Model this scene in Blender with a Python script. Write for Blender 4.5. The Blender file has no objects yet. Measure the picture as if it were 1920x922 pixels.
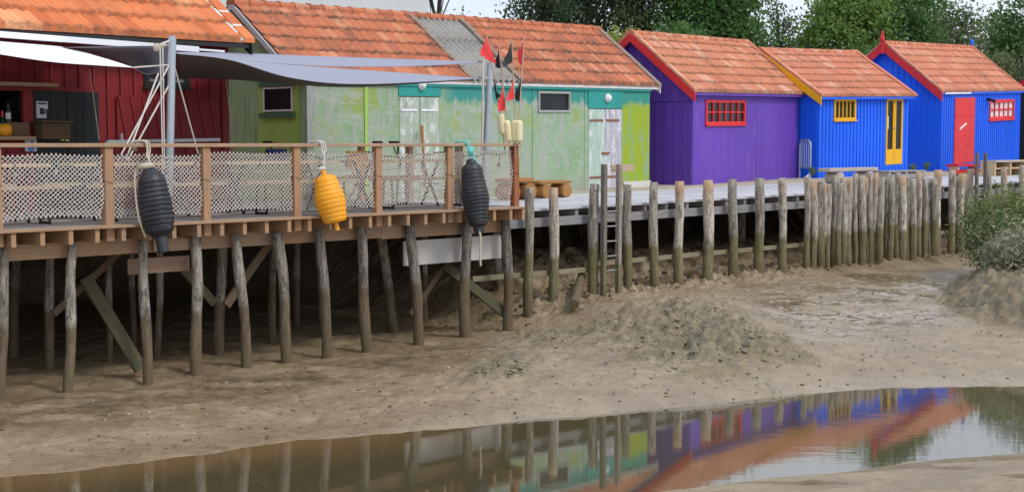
import bpy, math, random
import numpy as np
from mathutils import Vector
rnd = random.Random(7)
rng = np.random.default_rng(7)
SC = bpy.context.scene
COL = SC.collection
S2 = math.sqrt(2)
# ------------------------------------------------------------------ camera model (pixel -> point helpers)
F, HY, CZ = 2600.0, 268.0, 1.0
PITCH = math.atan((461 - HY) / F)
CP, SP = math.cos(PITCH), math.sin(PITCH)
W0 = 15.49                       # distance of the terrace front line from the camera, across the row
def ray(px, py):
    a = (px - 960) / F; b = (461 - py) / F
    return Vector((a, CP + b * SP, -SP + b * CP))
CAM = Vector((0, 0, CZ))
def at_v(px, py, v):
    d = ray(px, py); return CAM + d * ((v + W0) * S2 / (d.y - d.x))
def at_y(px, py, y):
    d = ray(px, py); return CAM + d * (y / d.y)
def at_z(px, py, z):
    d = ray(px, py); return CAM + d * ((z - CZ) / d.z)
def R(u, v, z):                  # row frame: u along the row of huts, v away from the creek
    w = v + W0
    return Vector(((u - w) / S2, (u + w) / S2, z))
def R_inv(p):
    return (p.x + p.y) / S2, (p.y - p.x) / S2 - W0, p.z
class Frame:                     # a hut's own frame, front wall at v = 0
    def __init__(s, B, yaw, tilt=0.0):
        s.B = Vector(B); s.ux = Vector((math.cos(yaw), math.sin(yaw), tilt)); s.vx = Vector((-math.sin(yaw), math.cos(yaw), 0)); s.tilt = tilt
    def __call__(s, u, v, h): return s.B + s.ux * u + s.vx * v + Vector((0, 0, h))
    def uh(s, px, py, v=0.0):    # pixel -> (u, h) on the front plane
        d = ray(px, py); t = ((s.B + s.vx * v) - CAM).dot(s.vx) / d.dot(s.vx); p = CAM + d * t - s.B
        u = p.x * s.ux.x + p.y * s.ux.y
        return u, p.z - s.tilt * u
    def vh(s, px, py, u=0.0):    # pixel -> (v, h) on a gable plane
        n = Vector((s.ux.x, s.ux.y, 0)); d = ray(px, py)
        t = ((s.B + n * u) - CAM).dot(n) / d.dot(n); p = CAM + d * t - s.B
        return p.dot(s.vx), p.z - s.tilt * u
    def rect(s, x0, y0, x1, y1):
        u0, h1 = s.uh(x0, (y0 + y0) / 2); u1, h0 = s.uh(x1, y1)
        return u0, u1, h0, h1
# ------------------------------------------------------------------ mesh builder
class MB:
    def __init__(s): s.v = []; s.f = []; s.uv = {}
    def vert(s, p, uv=None):
        s.v.append(Vector(p)); 
        if uv is not None: s.uv[len(s.v) - 1] = uv
        return len(s.v) - 1
    def face(s, pts, uvs=None):
        i = [s.vert(p, uvs[k] if uvs else None) for k, p in enumerate(pts)]; s.f.append(i)
    def box(s, fr, u0, u1, v0, v1, h0, h1):
        c = [s.vert(fr(u, v, h), (u, h)) for u in (u0, u1) for v in (v0, v1) for h in (h0, h1)]
        for q in ((0, 1, 3, 2), (4, 6, 7, 5), (0, 4, 5, 1), (2, 3, 7, 6), (0, 2, 6, 4), (1, 5, 7, 3)): s.f.append([c[k] for k in q])
        return s
    def bar(s, a, b, w, h, up=Vector((0, 0, 1))):   # rectangular bar between two points
        a = Vector(a); b = Vector(b); d = (b - a).normalized(); x = d.cross(up)
        if x.length < 1e-4: x = d.cross(Vector((1, 0, 0)))
        x.normalize(); y = x.cross(d)
        c = []
        for p in (a, b):
            for sx, sy in ((-1, -1), (1, -1), (1, 1), (-1, 1)): c.append(s.vert(p + x * (sx * w / 2) + y * (sy * h / 2)))
        for k in range(4): s.f.append([c[k], c[(k + 1) % 4], c[4 + (k + 1) % 4], c[4 + k]])
        s.f.append([c[3], c[2], c[1], c[0]]); s.f.append(c[4:8]); return s
    def tube(s, pts, rad, n=8, cap=True, wob=0.0):
        pts = [Vector(p) for p in pts]
        if not hasattr(rad, '__len__'): rad = [rad] * len(pts)
        rings = []; x = None
        for i, p in enumerate(pts):
            d = (pts[min(i + 1, len(pts) - 1)] - pts[max(i - 1, 0)]).normalized()
            if x is None:
                x = d.cross(Vector((0, 0, 1)))
                if x.length < 1e-2: x = d.cross(Vector((0, 1, 0)))
            else: x = x - d * x.dot(d)
            x.normalize(); y = d.cross(x)
            rings.append([s.vert(p + (x * math.cos(t) + y * math.sin(t)) * rad[i] * (1 + (rnd.uniform(-wob, wob) if wob else 0)))
                          for t in [2 * math.pi * k / n for k in range(n)]])
        for a, b in zip(rings, rings[1:]):
            for k in range(n): s.f.append([a[k], a[(k + 1) % n], b[(k + 1) % n], b[k]])
        if cap: s.f.append(rings[0][::-1]); s.f.append(rings[-1][:])
        return s
    def lathe(s, a, b, prof, n=20):   # prof: (t 0..1 along a->b, radius)
        a = Vector(a); b = Vector(b)
        return s.tube_prof(a, b, prof, n)
    def tube_prof(s, a, b, prof, n):
        d = b - a; L = d.length; d.normalize(); x = d.cross(Vector((0, 1, 0))); 
        if x.length < 1e-2: x = d.cross(Vector((1, 0, 0)))
        x.normalize(); y = d.cross(x); rings = []
        for t, r in prof:
            rings.append([s.vert(a + d * (t * L) + (x * math.cos(q) + y * math.sin(q)) * r) for q in [2 * math.pi * k / n for k in range(n)]])
        for A, B in zip(rings, rings[1:]):
            for k in range(n): s.f.append([A[k], A[(k + 1) % n], B[(k + 1) % n], B[k]])
        s.f.append(rings[0][::-1]); s.f.append(rings[-1][:]); return s
    def grid(s, pts, uvs=None, close=False):   # pts[i][j]
        idx = [[s.vert(p, uvs[i][j] if uvs else None) for j, p in enumerate(row)] for i, row in enumerate(pts)]
        for i in range(len(idx) - 1):
            for j in range(len(idx[0]) - 1): s.f.append([idx[i][j], idx[i][j + 1], idx[i + 1][j + 1], idx[i + 1][j]])
        return s
    def build(s, name, mat, parent=None, loc=None, smooth=False, thick=0.0, bevel=0.0, label=None, fix=True):
        if loc is None: loc = parent_world(parent) if parent else Vector((0, 0, 0))
        loc = Vector(loc)
        me = bpy.data.meshes.new(name); me.from_pydata([v - loc for v in s.v], [], s.f)
        if s.uv:
            ul = me.uv_layers.new(name='UVMap'); buf = np.zeros(len(me.loops) * 2, np.float32)
            li = np.empty(len(me.loops), np.int32); me.loops.foreach_get('vertex_index', li)
            tab = np.zeros((len(s.v), 2), np.float32)
            for k, q in s.uv.items(): tab[k] = q
            ul.data.foreach_set('uv', tab[li].ravel())
        if fix:
            import bmesh
            bm = bmesh.new(); bm.from_mesh(me); bmesh.ops.recalc_face_normals(bm, faces=bm.faces); bm.to_mesh(me); bm.free()
        if smooth: me.polygons.foreach_set('use_smooth', [True] * len(me.polygons))
        me.materials.append(mat); me.update()
        o = bpy.data.objects.new(name, me); COL.objects.link(o)
        if parent:
            o.parent = parent; o.location = loc - parent_world(parent)
        else: o.location = loc
        if thick:
            m = o.modifiers.new('solid', 'SOLIDIFY'); m.thickness = thick; m.offset = 0
        if bevel:
            m = o.modifiers.new('bevel', 'BEVEL'); m.width = bevel; m.segments = 2; m.limit_method = 'ANGLE'
        if label: o['label'] = label
        return o
def parent_world(o):
    p = Vector((0, 0, 0))
    while o: p = p + o.location; o = o.parent
    return p
def thing(name, label, cat, loc, group=None):
    o = bpy.data.objects.new(name, None); COL.objects.link(o); o.location = Vector(loc); o.empty_display_size = 0.2
    return tag(o, label, cat, group)
def tag(o, label, cat, group=None, kind=None):
    o['label'] = label; o['category'] = cat
    if group: o['group'] = group
    if kind: o['kind'] = kind
    return o
def struct(o): o['kind'] = 'structure'; return o
ORD = ['first', 'second', 'third', 'fourth', 'fifth', 'sixth', 'seventh', 'eighth', 'ninth', 'tenth', 'eleventh', 'twelfth', 'thirteenth', 'fourteenth',
       'fifteenth', 'sixteenth', 'seventeenth', 'eighteenth', 'nineteenth', 'twentieth', 'twenty-first', 'twenty-second', 'twenty-third', 'twenty-fourth', 'twenty-fifth', 'twenty-sixth']
# ------------------------------------------------------------------ materials
class NT:
    def __init__(s, name):
        s.m = bpy.data.materials.new(name); s.m.use_nodes = True; s.t = s.m.node_tree; s.b = s.t.nodes['Principled BSDF']; s.out = s.t.nodes['Material Output']
    def n(s, typ, **k):
        o = s.t.nodes.new(typ)
        for a, b in k.items(): setattr(o, a, b)
        return o
    def l(s, a, b): s.t.links.new(a, b)
    def val(s, sock, v):
        if isinstance(v, bpy.types.NodeSocket): s.l(v, sock)
        else: sock.default_value = v
    def pos(s, scale=(1, 1, 1), row=True, src='pos'):
        mp = s.n('ShaderNodeMapping'); mp.inputs['Scale'].default_value = scale
        if src == 'pos': o = s.n('ShaderNodeNewGeometry').outputs['Position']
        elif src == 'uv': o = s.n('ShaderNodeTexCoord').outputs['UV']
        else: o = s.n('ShaderNodeTexCoord').outputs['Object']
        if row and src == 'pos':
            vr = s.n('ShaderNodeVectorRotate', rotation_type='Z_AXIS'); vr.inputs['Angle'].default_value = -math.pi / 4
            s.l(o, vr.inputs['Vector']); o = vr.outputs[0]
        s.l(o, mp.inputs['Vector']); return mp.outputs[0]
    def noise(s, vec, scale=5, detail=4, rough=.55, dist=0.0):
        o = s.n('ShaderNodeTexNoise'); o.inputs['Scale'].default_value = scale; o.inputs['Detail'].default_value = detail
        o.inputs['Roughness'].default_value = rough; o.inputs['Distortion'].default_value = dist
        s.l(vec, o.inputs['Vector']); return o.outputs['Fac']
    def ramp(s, fac, stops, interp='LINEAR'):
        o = s.n('ShaderNodeValToRGB'); o.color_ramp.interpolation = interp; e = o.color_ramp.elements
        while len(e) < len(stops): e.new(0.5)
        for k, (p, c) in enumerate(stops):
            e[k].position = p; e[k].color = (c, c, c, 1) if not hasattr(c, '__len__') else tuple(c) + (1,)
        s.l(fac, o.inputs[0]); return o.outputs[0]
    def mix(s, fac, a, b, mode='MIX'):
        o = s.n('ShaderNodeMix', data_type='RGBA', blend_type=mode)
        s.val(o.inputs[0], fac)
        for sock, v in ((o.inputs[6], a), (o.inputs[7], b)):
            if isinstance(v, bpy.types.NodeSocket): s.l(v, sock)
            else: sock.default_value = tuple(v) + (1,) if len(v) == 3 else v
        return o.outputs[2]
    def math(s, op, a, b=0.0, c=None, clamp=False):
        o = s.n('ShaderNodeMath', operation=op, use_clamp=clamp); s.val(o.inputs[0], a); s.val(o.inputs[1], b)
        if c is not None: s.val(o.inputs[2], c)
        return o.outputs[0]
    def mr(s, v, a, b, c=0.0, d=1.0):
        o = s.n('ShaderNodeMapRange'); o.clamp = True; s.val(o.inputs[0], v)
        for k, q in zip((1, 2, 3, 4), (a, b, c, d)): o.inputs[k].default_value = q
        return o.outputs[0]
    def sep(s, vec):
        o = s.n('ShaderNodeSeparateXYZ'); s.l(vec, o.inputs[0]); return o.outputs
    def z(s): return s.sep(s.n('ShaderNodeNewGeometry').outputs['Position'])[2]
    def rand(s): return s.n('ShaderNodeObjectInfo').outputs['Random']
    def island(s): return s.n('ShaderNodeNewGeometry').outputs['Random Per Island']
    def attr(s, name): return s.n('ShaderNodeAttribute', attribute_name=name).outputs['Fac']
    def hsv(s, col, v=1.0, sat=1.0, h=.5):
        o = s.n('ShaderNodeHueSaturation'); s.val(o.inputs['Value'], v); s.val(o.inputs['Saturation'], sat); s.val(o.inputs['Hue'], h)
        if isinstance(col, bpy.types.NodeSocket): s.l(col, o.inputs['Color'])
        else: o.inputs['Color'].default_value = tuple(col) + (1,)
        return o.outputs[0]
    def bump(s, h, strength=.4, dist=.01):
        o = s.n('ShaderNodeBump'); o.inputs['Strength'].default_value = strength; o.inputs['Distance'].default_value = dist
        s.l(h, o.inputs['Height']); s.l(o.outputs[0], s.b.inputs['Normal']); return o
    def fin(s, col, rough=.7, spec=.4, metal=0.0):
        if isinstance(col, bpy.types.NodeSocket): s.l(col, s.b.inputs['Base Color'])
        else: s.b.inputs['Base Color'].default_value = tuple(col) + (1,)
        s.val(s.b.inputs['Roughness'], rough); s.val(s.b.inputs['Specular IOR Level'], spec); s.b.inputs['Metallic'].default_value = metal
        return s.m
AX = {'u': (1.2, 14, 14), 'v': (14, 1.2, 14), 'z': (14, 14, 1.2)}
def wood(name, a, b, axis='u', rough=.75, grey=None, greyamt=.0, var=.25):
    t = NT(name); vec = t.pos(AX[axis]); n1 = t.noise(vec, 3.0, 6, .65); n2 = t.noise(t.pos((1, 1, 1)), 1.7, 3)
    c = t.ramp(n1, [(.3, b), (.7, a)])
    if grey: c = t.mix(t.math('MULTIPLY', t.mr(n2, .42, .62), greyamt), c, grey)
    c = t.hsv(c, t.math('ADD', t.math('MULTIPLY', t.island(), var), 1 - var * .5))
    t.bump(n1, .35, .006); return t.fin(c, rough, .3)
def paint(name, col, axis='z', wear=None, wearamt=.35, rough=.55, dirt=.12, var=.1):
    t = NT(name); n1 = t.noise(t.pos(AX[axis]), 2.2, 5, .6); n2 = t.noise(t.pos((1, 1, .6)), .9, 4); n3 = t.noise(t.pos((22, 22, .7)), 1.3, 4, .6)
    c = t.hsv(col, t.math('ADD', t.math('MULTIPLY', n2, .35), .82))
    if wear: c = t.mix(t.math('MULTIPLY', t.mr(n3, .60, .78), wearamt), c, wear)
    c = t.mix(t.math('MULTIPLY', t.mr(n1, .5, .8), dirt), c, tuple(q * .45 for q in col))
    c = t.hsv(c, t.math('ADD', t.math('MULTIPLY', t.island(), var), 1 - var * .5))
    t.bump(n1, .2, .005); return t.fin(c, rough, .35)
def plain(name, col, rough=.6, metal=0.0, spec=.5, noise=.15, scale=8):
    t = NT(name); n = t.noise(t.pos(), scale, 4); c = t.hsv(col, t.math('ADD', t.math('MULTIPLY', n, noise * 2), 1 - noise))
    return t.fin(c, rough, spec, metal)
def glass(name, col=(.012, .014, .016), rough=.06):
    t = NT(name); n = t.noise(t.pos(), 2.0, 3); c = t.mix(t.mr(n, .4, .7), col, tuple(q * 2.2 for q in col)); return t.fin(c, rough, .22)
def tiles(name, a, b, c3, dirt=(.10, .075, .055), dirtamt=.5):
    t = NT(name); uv = t.sep(t.n('ShaderNodeTexCoord').outputs['UV'])
    cx = t.math('FLOOR', uv[0]); cy = t.math('FLOOR', uv[1])
    cmb = t.n('ShaderNodeCombineXYZ'); t.l(cx, cmb.inputs[0]); t.l(cy, cmb.inputs[1])
    wn = t.n('ShaderNodeTexWhiteNoise'); wn.noise_dimensions = '2D'; t.l(cmb.outputs[0], wn.inputs['Vector'])
    c = t.ramp(wn.outputs['Value'], [(0, b), (.35, a), (.8, a), (1, c3)])
    n1 = t.noise(t.pos(), 1.1, 5, .65); n2 = t.noise(t.pos(), 9, 5, .7)
    patch = t.math('MULTIPLY', t.mr(n1, .48, .68), t.mr(n2, .42, .62))
    fr = t.math('FRACT', uv[1]); low = t.mr(fr, .0, .22, 1, 0)
    patch = t.math('ADD', patch, t.math('MULTIPLY', low, t.mr(n2, .38, .6)), clamp=True)
    c = t.mix(t.math('MULTIPLY', patch, dirtamt), c, dirt)
    c = t.mix(t.math('MULTIPLY', t.mr(t.noise(t.pos(), 26, 3), .66, .72), .5), c, (.5, .45, .36))
    c = t.hsv(c, t.math('ADD', t.math('MULTIPLY', n2, .5), .75)); t.bump(n2, .3, .006)
    return t.fin(c, .85, .2)
M = {}
M['tile_red'] = tiles('roof_tile_bright', (.68, .215, .085), (.56, .155, .06), (.78, .36, .18), dirtamt=.6)
M['tile_green'] = tiles('roof_tile_old', (.50, .165, .085), (.36, .125, .075), (.60, .27, .15), dirtamt=.85)
M['tile_purple'] = tiles('roof_tile_warm', (.56, .215, .12), (.45, .165, .095), (.64, .36, .25), dirtamt=.65)
M['tile_blue'] = tiles('roof_tile_pale', (.57, .21, .125), (.47, .175, .105), (.64, .34, .23), dirtamt=.55)
M['mortar'] = plain('mortar', (.62, .58, .54), .9)
M['purple'] = paint('purple_paint', (.125, .05, .40), wear=(.36, .24, .48), wearamt=.75)
M['blue'] = paint('blue_paint', (.013, .135, .84), wear=(.05, .18, .7), wearamt=.4, var=.16)
M['red_wall'] = paint('dark_red_paint', (.23, .018, .024), var=.2)
M['red'] = paint('red_paint', (.68, .03, .035), dirt=.2)
M['yellow'] = paint('yellow_paint', (.80, .42, .012), dirt=.15)
M['dark_door'] = paint('dark_door_paint', (.015, .022, .025), var=.1)
M['black'] = plain('black_paint', (.012, .012, .013), .5)
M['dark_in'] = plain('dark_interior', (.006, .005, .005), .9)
M['white'] = plain('white_paint', (.75, .76, .78), .5)
M['cream'] = plain('cream_foam', (.80, .72, .45), .6, noise=.08)
M['pane'] = glass('window_glass'); M['pane_pale'] = glass('net_curtain_glass', (.42, .42, .44), .2)
M['galv'] = plain('galvanised_steel', (.44, .50, .55), .42, .55, noise=.2, scale=20)
M['steel'] = plain('steel', (.42, .44, .46), .4, .7)
t = NT('black_rubber'); n1_ = t.noise(t.pos(), 7, 5, .7); n2_ = t.noise(t.pos(), 30, 4, .7); cc = t.mix(t.mr(n1_, .45, .7), (.017, .019, .025), (.04, .043, .05)); cc = t.mix(t.math('MULTIPLY', t.mr(n2_, .64, .70), t.mr(n1_, .5, .62)), cc, (.22, .21, .20)); M['rubber'] = t.fin(cc, t.mr(n1_, .3, .7, .32, .6), .45)
t = NT('yellow_plastic'); n1_ = t.noise(t.pos(), 6, 5, .7); n2_ = t.noise(t.pos(), 22, 4, .7); cc = t.mix(t.mr(n1_, .45, .7), (.88, .37, .012), (.78, .36, .05)); cc = t.mix(t.math('MULTIPLY', t.mr(n2_, .62, .70), .6), cc, (.45, .22, .05)); M['yellow_plastic'] = t.fin(cc, .45, .4)
M['rope'] = plain('rope', (.52, .46, .36), .9, noise=.3, scale=60)
M['rope_white'] = plain('white_rope', (.62, .58, .54), .9, noise=.2, scale=60)
M['rope_turq'] = plain('turquoise_rope', (.16, .62, .60), .8, noise=.3, scale=60)
M['net'] = plain('net_twine', (.64, .60, .56), .9, noise=.15, scale=30)
M['cable'] = plain('cable', (.012, .012, .014), .5)
M['bulb'] = plain('bulb', (.55, .52, .46), .2)
M['fabric_white'] = plain('white_fabric', (.80, .83, .88), .8, noise=.03, scale=2)
M['fabric_grey'] = plain('grey_fabric', (.22, .21, .25), .75, noise=.06, scale=2)
M['fabric_shaded'] = plain('shaded_fabric_underside', (.10, .085, .09), .8, noise=.05, scale=2)  # underside shade of the lilac sail put into a darker colour
M['fabric_pale'] = plain('pale_grey_fabric', (.29, .305, .385), .75, noise=.05, scale=2)
M['flag_red'] = plain('red_flag_cloth', (.72, .05, .05), .8, noise=.1); M['flag_black'] = plain('black_flag_cloth', (.022, .026, .028), .8)
M['staff'] = plain('staff_wood', (.50, .38, .28), .7)
M['cardboard'] = plain('cardboard', (.17, .11, .065), .9); M['wicker'] = plain('brown_cask', (.10, .06, .03), .8, noise=.4, scale=30)
M['bottle'] = glass('green_bottle', (.01, .03, .015), .1); M['paper'] = plain('paper', (.66, .68, .70), .8, noise=.04); M['ink'] = plain('ink', (.05, .05, .06), .8)
M['bluepaper'] = plain('blue_print', (.12, .25, .62), .8, noise=.3)
M['larch_u'] = wood('larch_along', (.46, .30, .185), (.33, .20, .12), 'u', var=.25, grey=(.30, .25, .21), greyamt=.35)
M['larch_v'] = wood('larch_across', (.47, .30, .18), (.34, .20, .11), 'v', var=.3, grey=(.30, .24, .18), greyamt=.35)
M['larch_z'] = wood('larch_upright', (.48, .29, .17), (.36, .20, .11), 'z', var=.25, grey=(.32, .25, .2), greyamt=.3)
M['redpost'] = wood('red_brown_post', (.40, .15, .07), (.26, .09, .045), 'z')
M['deckgrey'] = wood('weathered_terrace_boards', (.36, .33, .31), (.27, .25, .24), 'u', var=.2)
M['walk'] = wood('silver_walkway_boards', (.56, .57, .61), (.40, .41, .45), 'v', var=.22)
M['walkbeam'] = wood('silver_beam', (.36, .35, .36), (.20, .19, .19), 'u', var=.3)
M['brace'] = wood('brown_brace', (.19, .13, .085), (.11, .075, .05), 'z'); M['brace_green'] = wood('algae_brace', (.115, .105, .055), (.065, .06, .035), 'z')
M['rail_old'] = wood('old_rail_wood', (.33, .29, .20), (.22, .19, .13), 'u', grey=(.16, .16, .08), greyamt=.5)
M['bench_orange'] = wood('varnished_log', (.42, .21, .07), (.27, .12, .04), 'u'); M['bench_pale'] = wood('pale_bench_wood', (.50, .44, .36), (.36, .30, .24), 'u')
M['ply_white'] = plain('pale_plywood', (.50, .48, .46), .7, noise=.12, scale=3); M['ply_brown'] = wood('brown_panel', (.34, .23, .16), (.26, .17, .12), 'u')
M['pine_new'] = wood('new_pine', (.62, .46, .28), (.50, .35, .2), 'u')
M['cement'] = plain('fibre_cement', (.29, .28, .26), .95, noise=.4, scale=12)
M['barge_old'] = wood('weathered_barge', (.78, .76, .74), (.46, .43, .41), 'v')
M['render_white'] = plain('white_render', (.72, .73, .75), .9, noise=.05, scale=1)
M['verge_old'] = plain('old_verge_mortar', (.26, .20, .16), .95, noise=.5, scale=14)
def pile_mat(name, top, bark, low, tide, fresh=None, blotch=.6):
    t = NT(name); z = t.z(); n1 = t.noise(t.pos((10, 10, 1.6)), 2.4, 6, .7); n2 = t.noise(t.pos((5, 5, 2.2)), 2.2, 5, .65); r = t.rand(); n3 = t.noise(t.pos((14, 14, 9)), 2.4, 5, .7)
    c = t.mix(t.mr(n1, .38, .62), bark, top)
    c = t.mix(t.math('MULTIPLY', t.mr(n2, .55, .63), blotch), c, tuple(q * .35 for q in bark))
    c = t.mix(t.math('MULTIPLY', t.mr(n3, .56, .64), .7), c, tuple(min(.75, q * 1.5) for q in top))
    c = t.hsv(c, t.math('ADD', t.math('MULTIPLY', r, .7), .65))
    if fresh:
        f = t.math('MULTIPLY', t.mr(t.math('ADD', z, t.math('MULTIPLY', n2, .9)), .30, .55), t.mr(t.math('ADD', r, t.math('MULTIPLY', n1, 1.2)), 1.1, 1.35)); f = t.math('MULTIPLY', f, .8)
        c = t.mix(f, c, fresh)
    zz = t.math('ADD', z, t.math('ADD', t.math('MULTIPLY', n2, .25), t.math('MULTIPLY', r, .25)))
    w = t.mr(zz, tide + .03, tide + .12, 1, 0)
    c = t.mix(t.math('MULTIPLY', w, .85), c, t.mix(t.mr(n1, .3, .7), tuple(q * .55 for q in low), low))
    w2 = t.mr(zz, tide - .65, tide - .35, 1, 0); c = t.mix(t.math('MULTIPLY', w2, .7), c, (.13, .10, .06))
    t.bump(t.math('ADD', n1, n2), .8, .02); return t.fin(c, .85, .25)
M['pile_t'] = pile_mat('terrace_pile_bark', (.37, .34, .30), (.13, .105, .085), (.165, .12, .065), -1.0)
M['pile_w'] = pile_mat('walkway_pile_wood', (.54, .49, .43), (.23, .19, .15), (.20, .175, .07), -.72, fresh=(.46, .28, .15), blotch=.7)
M['ladder'] = pile_mat('ladder_wood', (.27, .24, .21), (.17, .145, .12), (.20, .19, .09), -.8, blotch=.1)
# green hut worn paint (uv = metres along the wall, height)
def green_paint(name, uL, uR, teal_h, gable=False):
    t = NT(name); uv = t.sep(t.n('ShaderNodeTexCoord').outputs['UV'])
    n1 = t.noise(t.pos((1, 1, .8)), 1.6, 6, .65, .4); n2 = t.noise(t.pos((1.5, 1.5, .35)), 3.2, 6, .7); n3 = t.noise(t.pos((.5, .5, 2.5)), 3.0, 6, .7); n4 = t.noise(t.pos((12, 12, .8)), 2, 5, .6)
    if gable:
        c = t.mix(t.mr(n1, .35, .65), (.31, .48, .25), (.43, .56, .33)); c = t.mix(t.math('MULTIPLY', t.mr(n4, .45, .7), .6), c, (.12, .22, .10))
        c = t.mix(t.math('MULTIPLY', t.mr(n2, .56, .68), .6), c, (.38, .43, .30))
    else:
        c = t.mix(t.mr(n1, .40, .60), (.24, .37, .20), (.33, .43, .34))
        c = t.mix(t.math('MULTIPLY', t.mr(n2, .49, .58), .85), c, (.37, .40, .37))
        up = t.mr(t.math('ADD', uv[1], t.math('MULTIPLY', n2, 1.0)), 1.6, 2.3)
        c = t.mix(t.math('MULTIPLY', t.mr(n1, .50, .58), t.math('ADD', t.math('MULTIPLY', up, .65), .2)), c, (.27, .36, .05))
        c = t.mix(t.math('MULTIPLY', t.mr(n3, .55, .62), .6), c, (.43, .45, .41)); n8 = t.noise(t.pos((2.2, 2.2, 1.6)), 5, 6, .8); c = t.mix(t.math('MULTIPLY', t.mr(n8, .585, .605), .55), c, (.46, .46, .41)); c = t.mix(t.math('MULTIPLY', t.mr(n8, .40, .385), .5), c, (.25, .25, .21))
        c = t.mix(t.math('MULTIPLY', t.mr(t.math('ADD', uv[1], t.math('MULTIPLY', n4, .3)), .55, .15), t.mr(n3, .4, .6)), c, (.33, .33, .28))
        yel = t.mr(uv[0], uR, uR + .02)
        c = t.mix(yel, c, t.mix(t.mr(n2, .52, .60), (.30, .40, .035), (.24, .38, .24)))
        tl = t.mr(t.math('ADD', uv[1], t.math('MULTIPLY', n2, -.6)), teal_h - .72, teal_h - .62); tl = t.math('MULTIPLY', tl, t.mr(uv[0], uL, uL + .5))
        c = t.mix(t.math('MULTIPLY', tl, .9), c, (.02, .27, .24))
    t.bump(n4, .2, .004); return t.fin(c, .75, .25)
M['pale_door'] = None
def worn_door(name, a, b, c3):
    t = NT(name); n1 = t.noise(t.pos((14, 14, .9)), 1.6, 6, .7); n2 = t.noise(t.pos((3, 3, 2)), 2.0, 6, .7)
    c = t.mix(t.mr(n1, .42, .58), a, b); c = t.mix(t.math('MULTIPLY', t.mr(n2, .52, .60), .8), c, c3); t.bump(n1, .3, .005); return t.fin(c, .8, .25)
M['pale_door'] = worn_door('worn_pale_door', (.44, .50, .43), (.32, .40, .30), (.70, .71, .68))
M['white_door'] = worn_door('worn_white_door', (.56, .55, .60), (.36, .34, .40), (.70, .69, .72)); M['mint_door'] = worn_door('worn_mint_door', (.50, .58, .54), (.32, .46, .38), (.66, .70, .68))
M['teal'] = paint('teal_paint', (.025, .30, .27), dirt=.1); M['lime'] = paint('lime_paint', (.36, .56, .11), dirt=.3); M['green_trim'] = paint('green_trim', (.05, .15, .06))
M['grey_board'] = wood('grey_corner_board', (.40, .40, .38), (.26, .28, .25), 'z')
M['rust'] = plain('rusty_iron', (.25, .10, .05), .9, noise=.4, scale=40)
# ------------------------------------------------------------------ numpy noise
def vnoise(x, y, seed=0):
    xi = np.floor(x).astype(np.int64); yi = np.floor(y).astype(np.int64); fx = x - xi; fy = y - yi
    def h(a, b):
        n = (a * 374761393 + b * 668265263 + seed * 69069) & 0x7fffffff; n = ((n ^ (n >> 13)) * 1274126177) & 0x7fffffff; n = n ^ (n >> 16)
        return (n & 0xffff) / 65535.0
    sx = fx * fx * (3 - 2 * fx); sy = fy * fy * (3 - 2 * fy)
    return (h(xi, yi) * (1 - sx) + h(xi + 1, yi) * sx) * (1 - sy) + (h(xi, yi + 1) * (1 - sx) + h(xi + 1, yi + 1) * sx) * sy
def fbm(x, y, o=4, seed=0, g=.5):
    s = 0; a = 1; t = 0
    for k in range(o): s = s + a * vnoise(x * 2 ** k + 13.7 * k, y * 2 ** k - 7.1 * k, seed + k); t += a; a *= g
    return s / t
def worley(x, y, seed=0):      # distance to the nearest scattered point, per unit cell
    xi = np.floor(x).astype(np.int64); yi = np.floor(y).astype(np.int64); d1 = np.full(np.shape(x), 9.0); hv = np.zeros(np.shape(x))
    def h(a, b, k):
        n = (a * 374761393 + b * 668265263 + (seed + k) * 69069) & 0x7fffffff; n = ((n ^ (n >> 13)) * 1274126177) & 0x7fffffff; n = n ^ (n >> 16)
        return (n & 0xffff) / 65535.0
    for i in (-1, 0, 1):
        for j in (-1, 0, 1):
            a, b = xi + i, yi + j; d = np.sqrt((a + h(a, b, 1) - x) ** 2 + (b + h(a, b, 2) - y) ** 2); k = d < d1; d1 = np.where(k, d, d1); hv = np.where(k, h(a, b, 3), hv)
    return d1, hv
def clots(x, y, cell, seed):     # rounded lumps of mud of uneven height with creases between them
    xx = x + (fbm(x * 3, y * 3, 3, seed) - .5) * .25; yy = y + (fbm(x * 3, y * 3, 3, seed + 5) - .5) * .25
    d, hv = worley(xx / cell, yy / cell, seed); return np.clip(1 - d * 1.35, -.1, 1) * (.25 + .75 * hv)
def sstep(a, b, x): t = np.clip((x - a) / (b - a), 0, 1); return t * t * (3 - 2 * t)   # also falls when a > b
# ------------------------------------------------------------------ terrain
FAR = [(-30, 4.0), (-12, 10.4), (-7.5, 12.2), (-5.07, 13.51), (-3.97, 14.13), (-3.06, 14.79), (-2.37, 15.22), (-1.57, 15.53), (-.57, 16.0), (.2, 16.41), (1.3, 16.85), (2.57, 17.4), (3.99, 18.19), (5.32, 18.55), (7.0, 18.76), (10, 18.7), (16, 18.2), (40, 16)]
NEAR = [(-30, 0), (-12, 6.5), (-5, 9.6), (-2, 11.3), (.2, 12.5), (1.43, 13.03), (2.17, 13.34), (2.96, 13.65), (3.49, 13.85), (4.08, 14.18), (4.8, 14.45), (5.5, 14.68), (8, 15.3), (16, 15.5), (40, 13)]
BANK = [(14, 30), (18, 13.0), (20, 9.2), (21.3, 8.05), (22.7, 7.45), (24, 7.4), (25.3, 7.72), (28.1, 9.12), (30, 11.2), (32, 14), (36, 22), (60, 60)]
WZ = -2.20
FAR = [(a * .9697, b * .9697) for a, b in FAR]; NEAR = [(a * .9697, b * .9697) for a, b in NEAR]
def zg(u): return np.clip(-.12 + .012 * (u - 16.5), -.15, .35)
def zwalk(u): return -.10 + .006 * (u - 16.5)
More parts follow.
